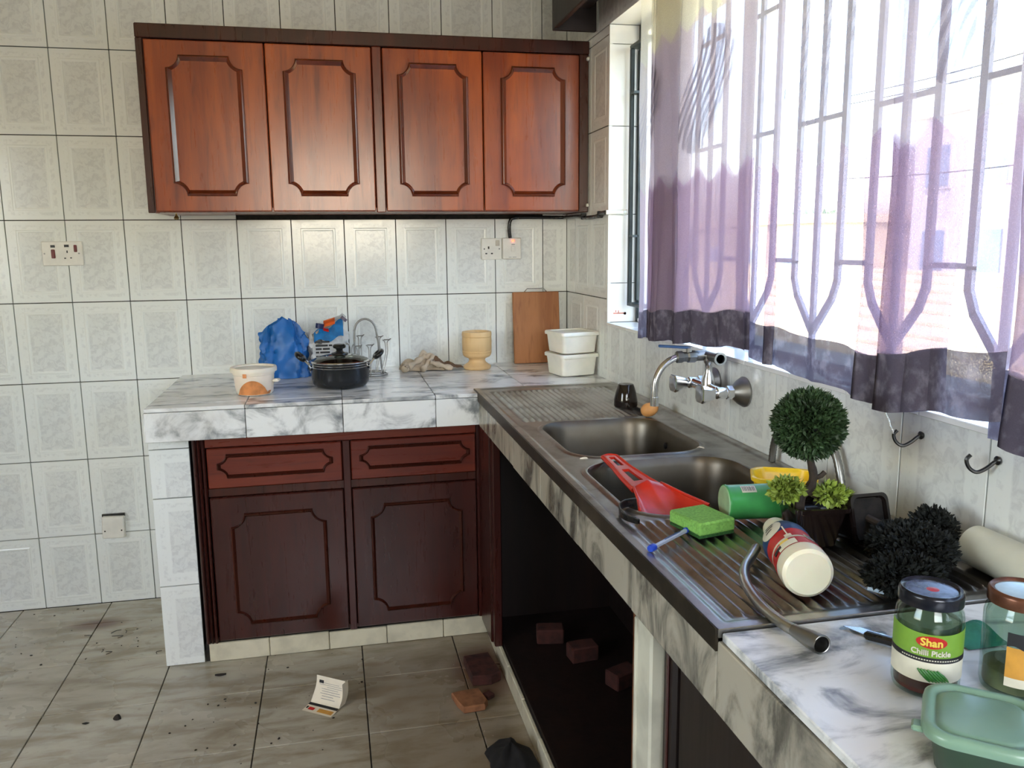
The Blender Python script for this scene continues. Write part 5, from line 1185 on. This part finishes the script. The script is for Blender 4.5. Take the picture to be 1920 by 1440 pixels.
# ------------------------------------------------------------------ outside
g = struct(MB().box(1.5, 80, -60, 80, -3.2, -3.0).build('ground_outside', GND, smooth=False), 'pale sunlit ground outside the window', 'ground')
ey_ = thing('low_roof', 'cream sunlit flat roof outside the window', 'roof', (8, 8, -3)); ey_['kind'] = 'structure'
part('roof_slab', MB().add([(2.2, -6, -1.6), (2.2, 22, -1.6), (11, 22, .75), (11, -6, .75), (2.2, -6, -1.8), (2.2, 22, -1.8), (11, 22, .55), (11, -6, .55)], [(0, 3, 2, 1), (4, 5, 6, 7), (0, 1, 5, 4), (1, 2, 6, 5), (2, 3, 7, 6), (3, 0, 4, 7)]), ROOFT, ey_, smooth=False)
part('walls', MB().box(2.6, 10.8, -5.8, 21.8, -3.0, -1.8), CONC, ey_, smooth=False)
for k in range(18):
    t_ = (k + .5) / 18; x = 2.2 + 8.8 * t_; z = -1.6 + 2.35 * t_
    part('roof_batten', MB().box(x - .03, x + .03, -6, 22, z, z + .05), ROOFT, ey_, smooth=False)
def house(name, x0, x1, y0, y1, h, lab, mat, cols, rows):
    b = thing(name, lab, 'building', ((x0 + x1) / 2, (y0 + y1) / 2, -3)); b['kind'] = 'structure'
    part('walls', MB().box(x0, x1, y0, y1, -3, h), mat, b, smooth=False)
    part('parapet', MB().box(x0 - .15, x1, y0 - .15, y1 + .15, h, h + .25), mat, b, smooth=False)
    for r in range(rows):
        for c in range(cols):
            yc = y0 + (y1 - y0) * (c + .5) / cols; zc = h - 1.3 - r * 2.2
            w_ = part('window', MB().box(x0 - .05, x0 + .02, yc - .5, yc + .5, zc - .6, zc + .6), BLDG, b, smooth=False)
            p_ = MB().box(x0 - .07, x0 - .04, yc - .42, yc + .42, zc - .52, zc + .52).build('pane', WINB, w_, smooth=False)
    return b
house('apartment_building', 15, 24, 9.5, 17.5, 4.6, 'white apartment building with pale blue windows beyond the roof', BLDG, 4, 2)
house('small_house', 13, 18, 19, 27, 1.9, 'low cream house beyond the roof further from the apartment building', CONC, 3, 1)
h_ = thing('pitched_roof', 'pinkish pitched roof seen low beyond the window bars', 'roof', (12, 3, -3)); h_['kind'] = 'structure'
part('roof_slope', MB().add([(11.6, 1, .5), (11.6, 10, .5), (14.5, 9, 1.5), (14.5, 2, 1.5), (17, 1, .5), (17, 10, .5)], [(0, 3, 2, 1), (3, 4, 5, 2), (0, 4, 3), (1, 2, 5)]), PINKR, h_, smooth=False)
part('walls', MB().box(11.9, 16.7, 1.3, 9.7, -3, .5), CONC, h_, smooth=False)
for k, (x, y, r_t) in enumerate(((20, 30, 2.2), (23, 36, 2.8), (26, 42, 2.5))):
    t = thing('hazy_tree', ['pale green tree beyond the roofs, lowest of three', 'pale green tree beyond the roofs, tallest of three', 'pale green tree beyond the roofs, farthest of three'][k], 'tree', (x, y, -3), 0, 'trees beyond the roofs')
    MB().tube([(0, 0, 0), (.1, 0, 2.5)], .18, 8).build('trunk', BARK, t)
    leafball((0, 0, 3.2 + k * .3), r_t, 900, TREE, 'crown', t, .7, .2, 20 + k, (1, 1, .8), .5)
pw = thing('power_lines', 'thin power cables crossing the sky outside', 'power line', (12, 5, 4))
for (z0, z1) in ((4.35, 4.9), (4.55, 5.1), (2.85, 3.0)):
    part('cable', MB().tube([(9.5 + 3 * k / 12, 1 + 16 * k / 12, z0 + (z1 - z0) * (k / 12) - .25 * math.sin(PI * k / 12)) for k in range(13)], .012, 5), BUG, pw)
part('pole', MB().tube([(9.5, 1, -3), (9.5, 1, 5.4)], .09, 8), DULL, pw)
part('pole', MB().tube([(12.5, 17, -3), (12.5, 17, 5.6)], .09, 8), DULL, pw)
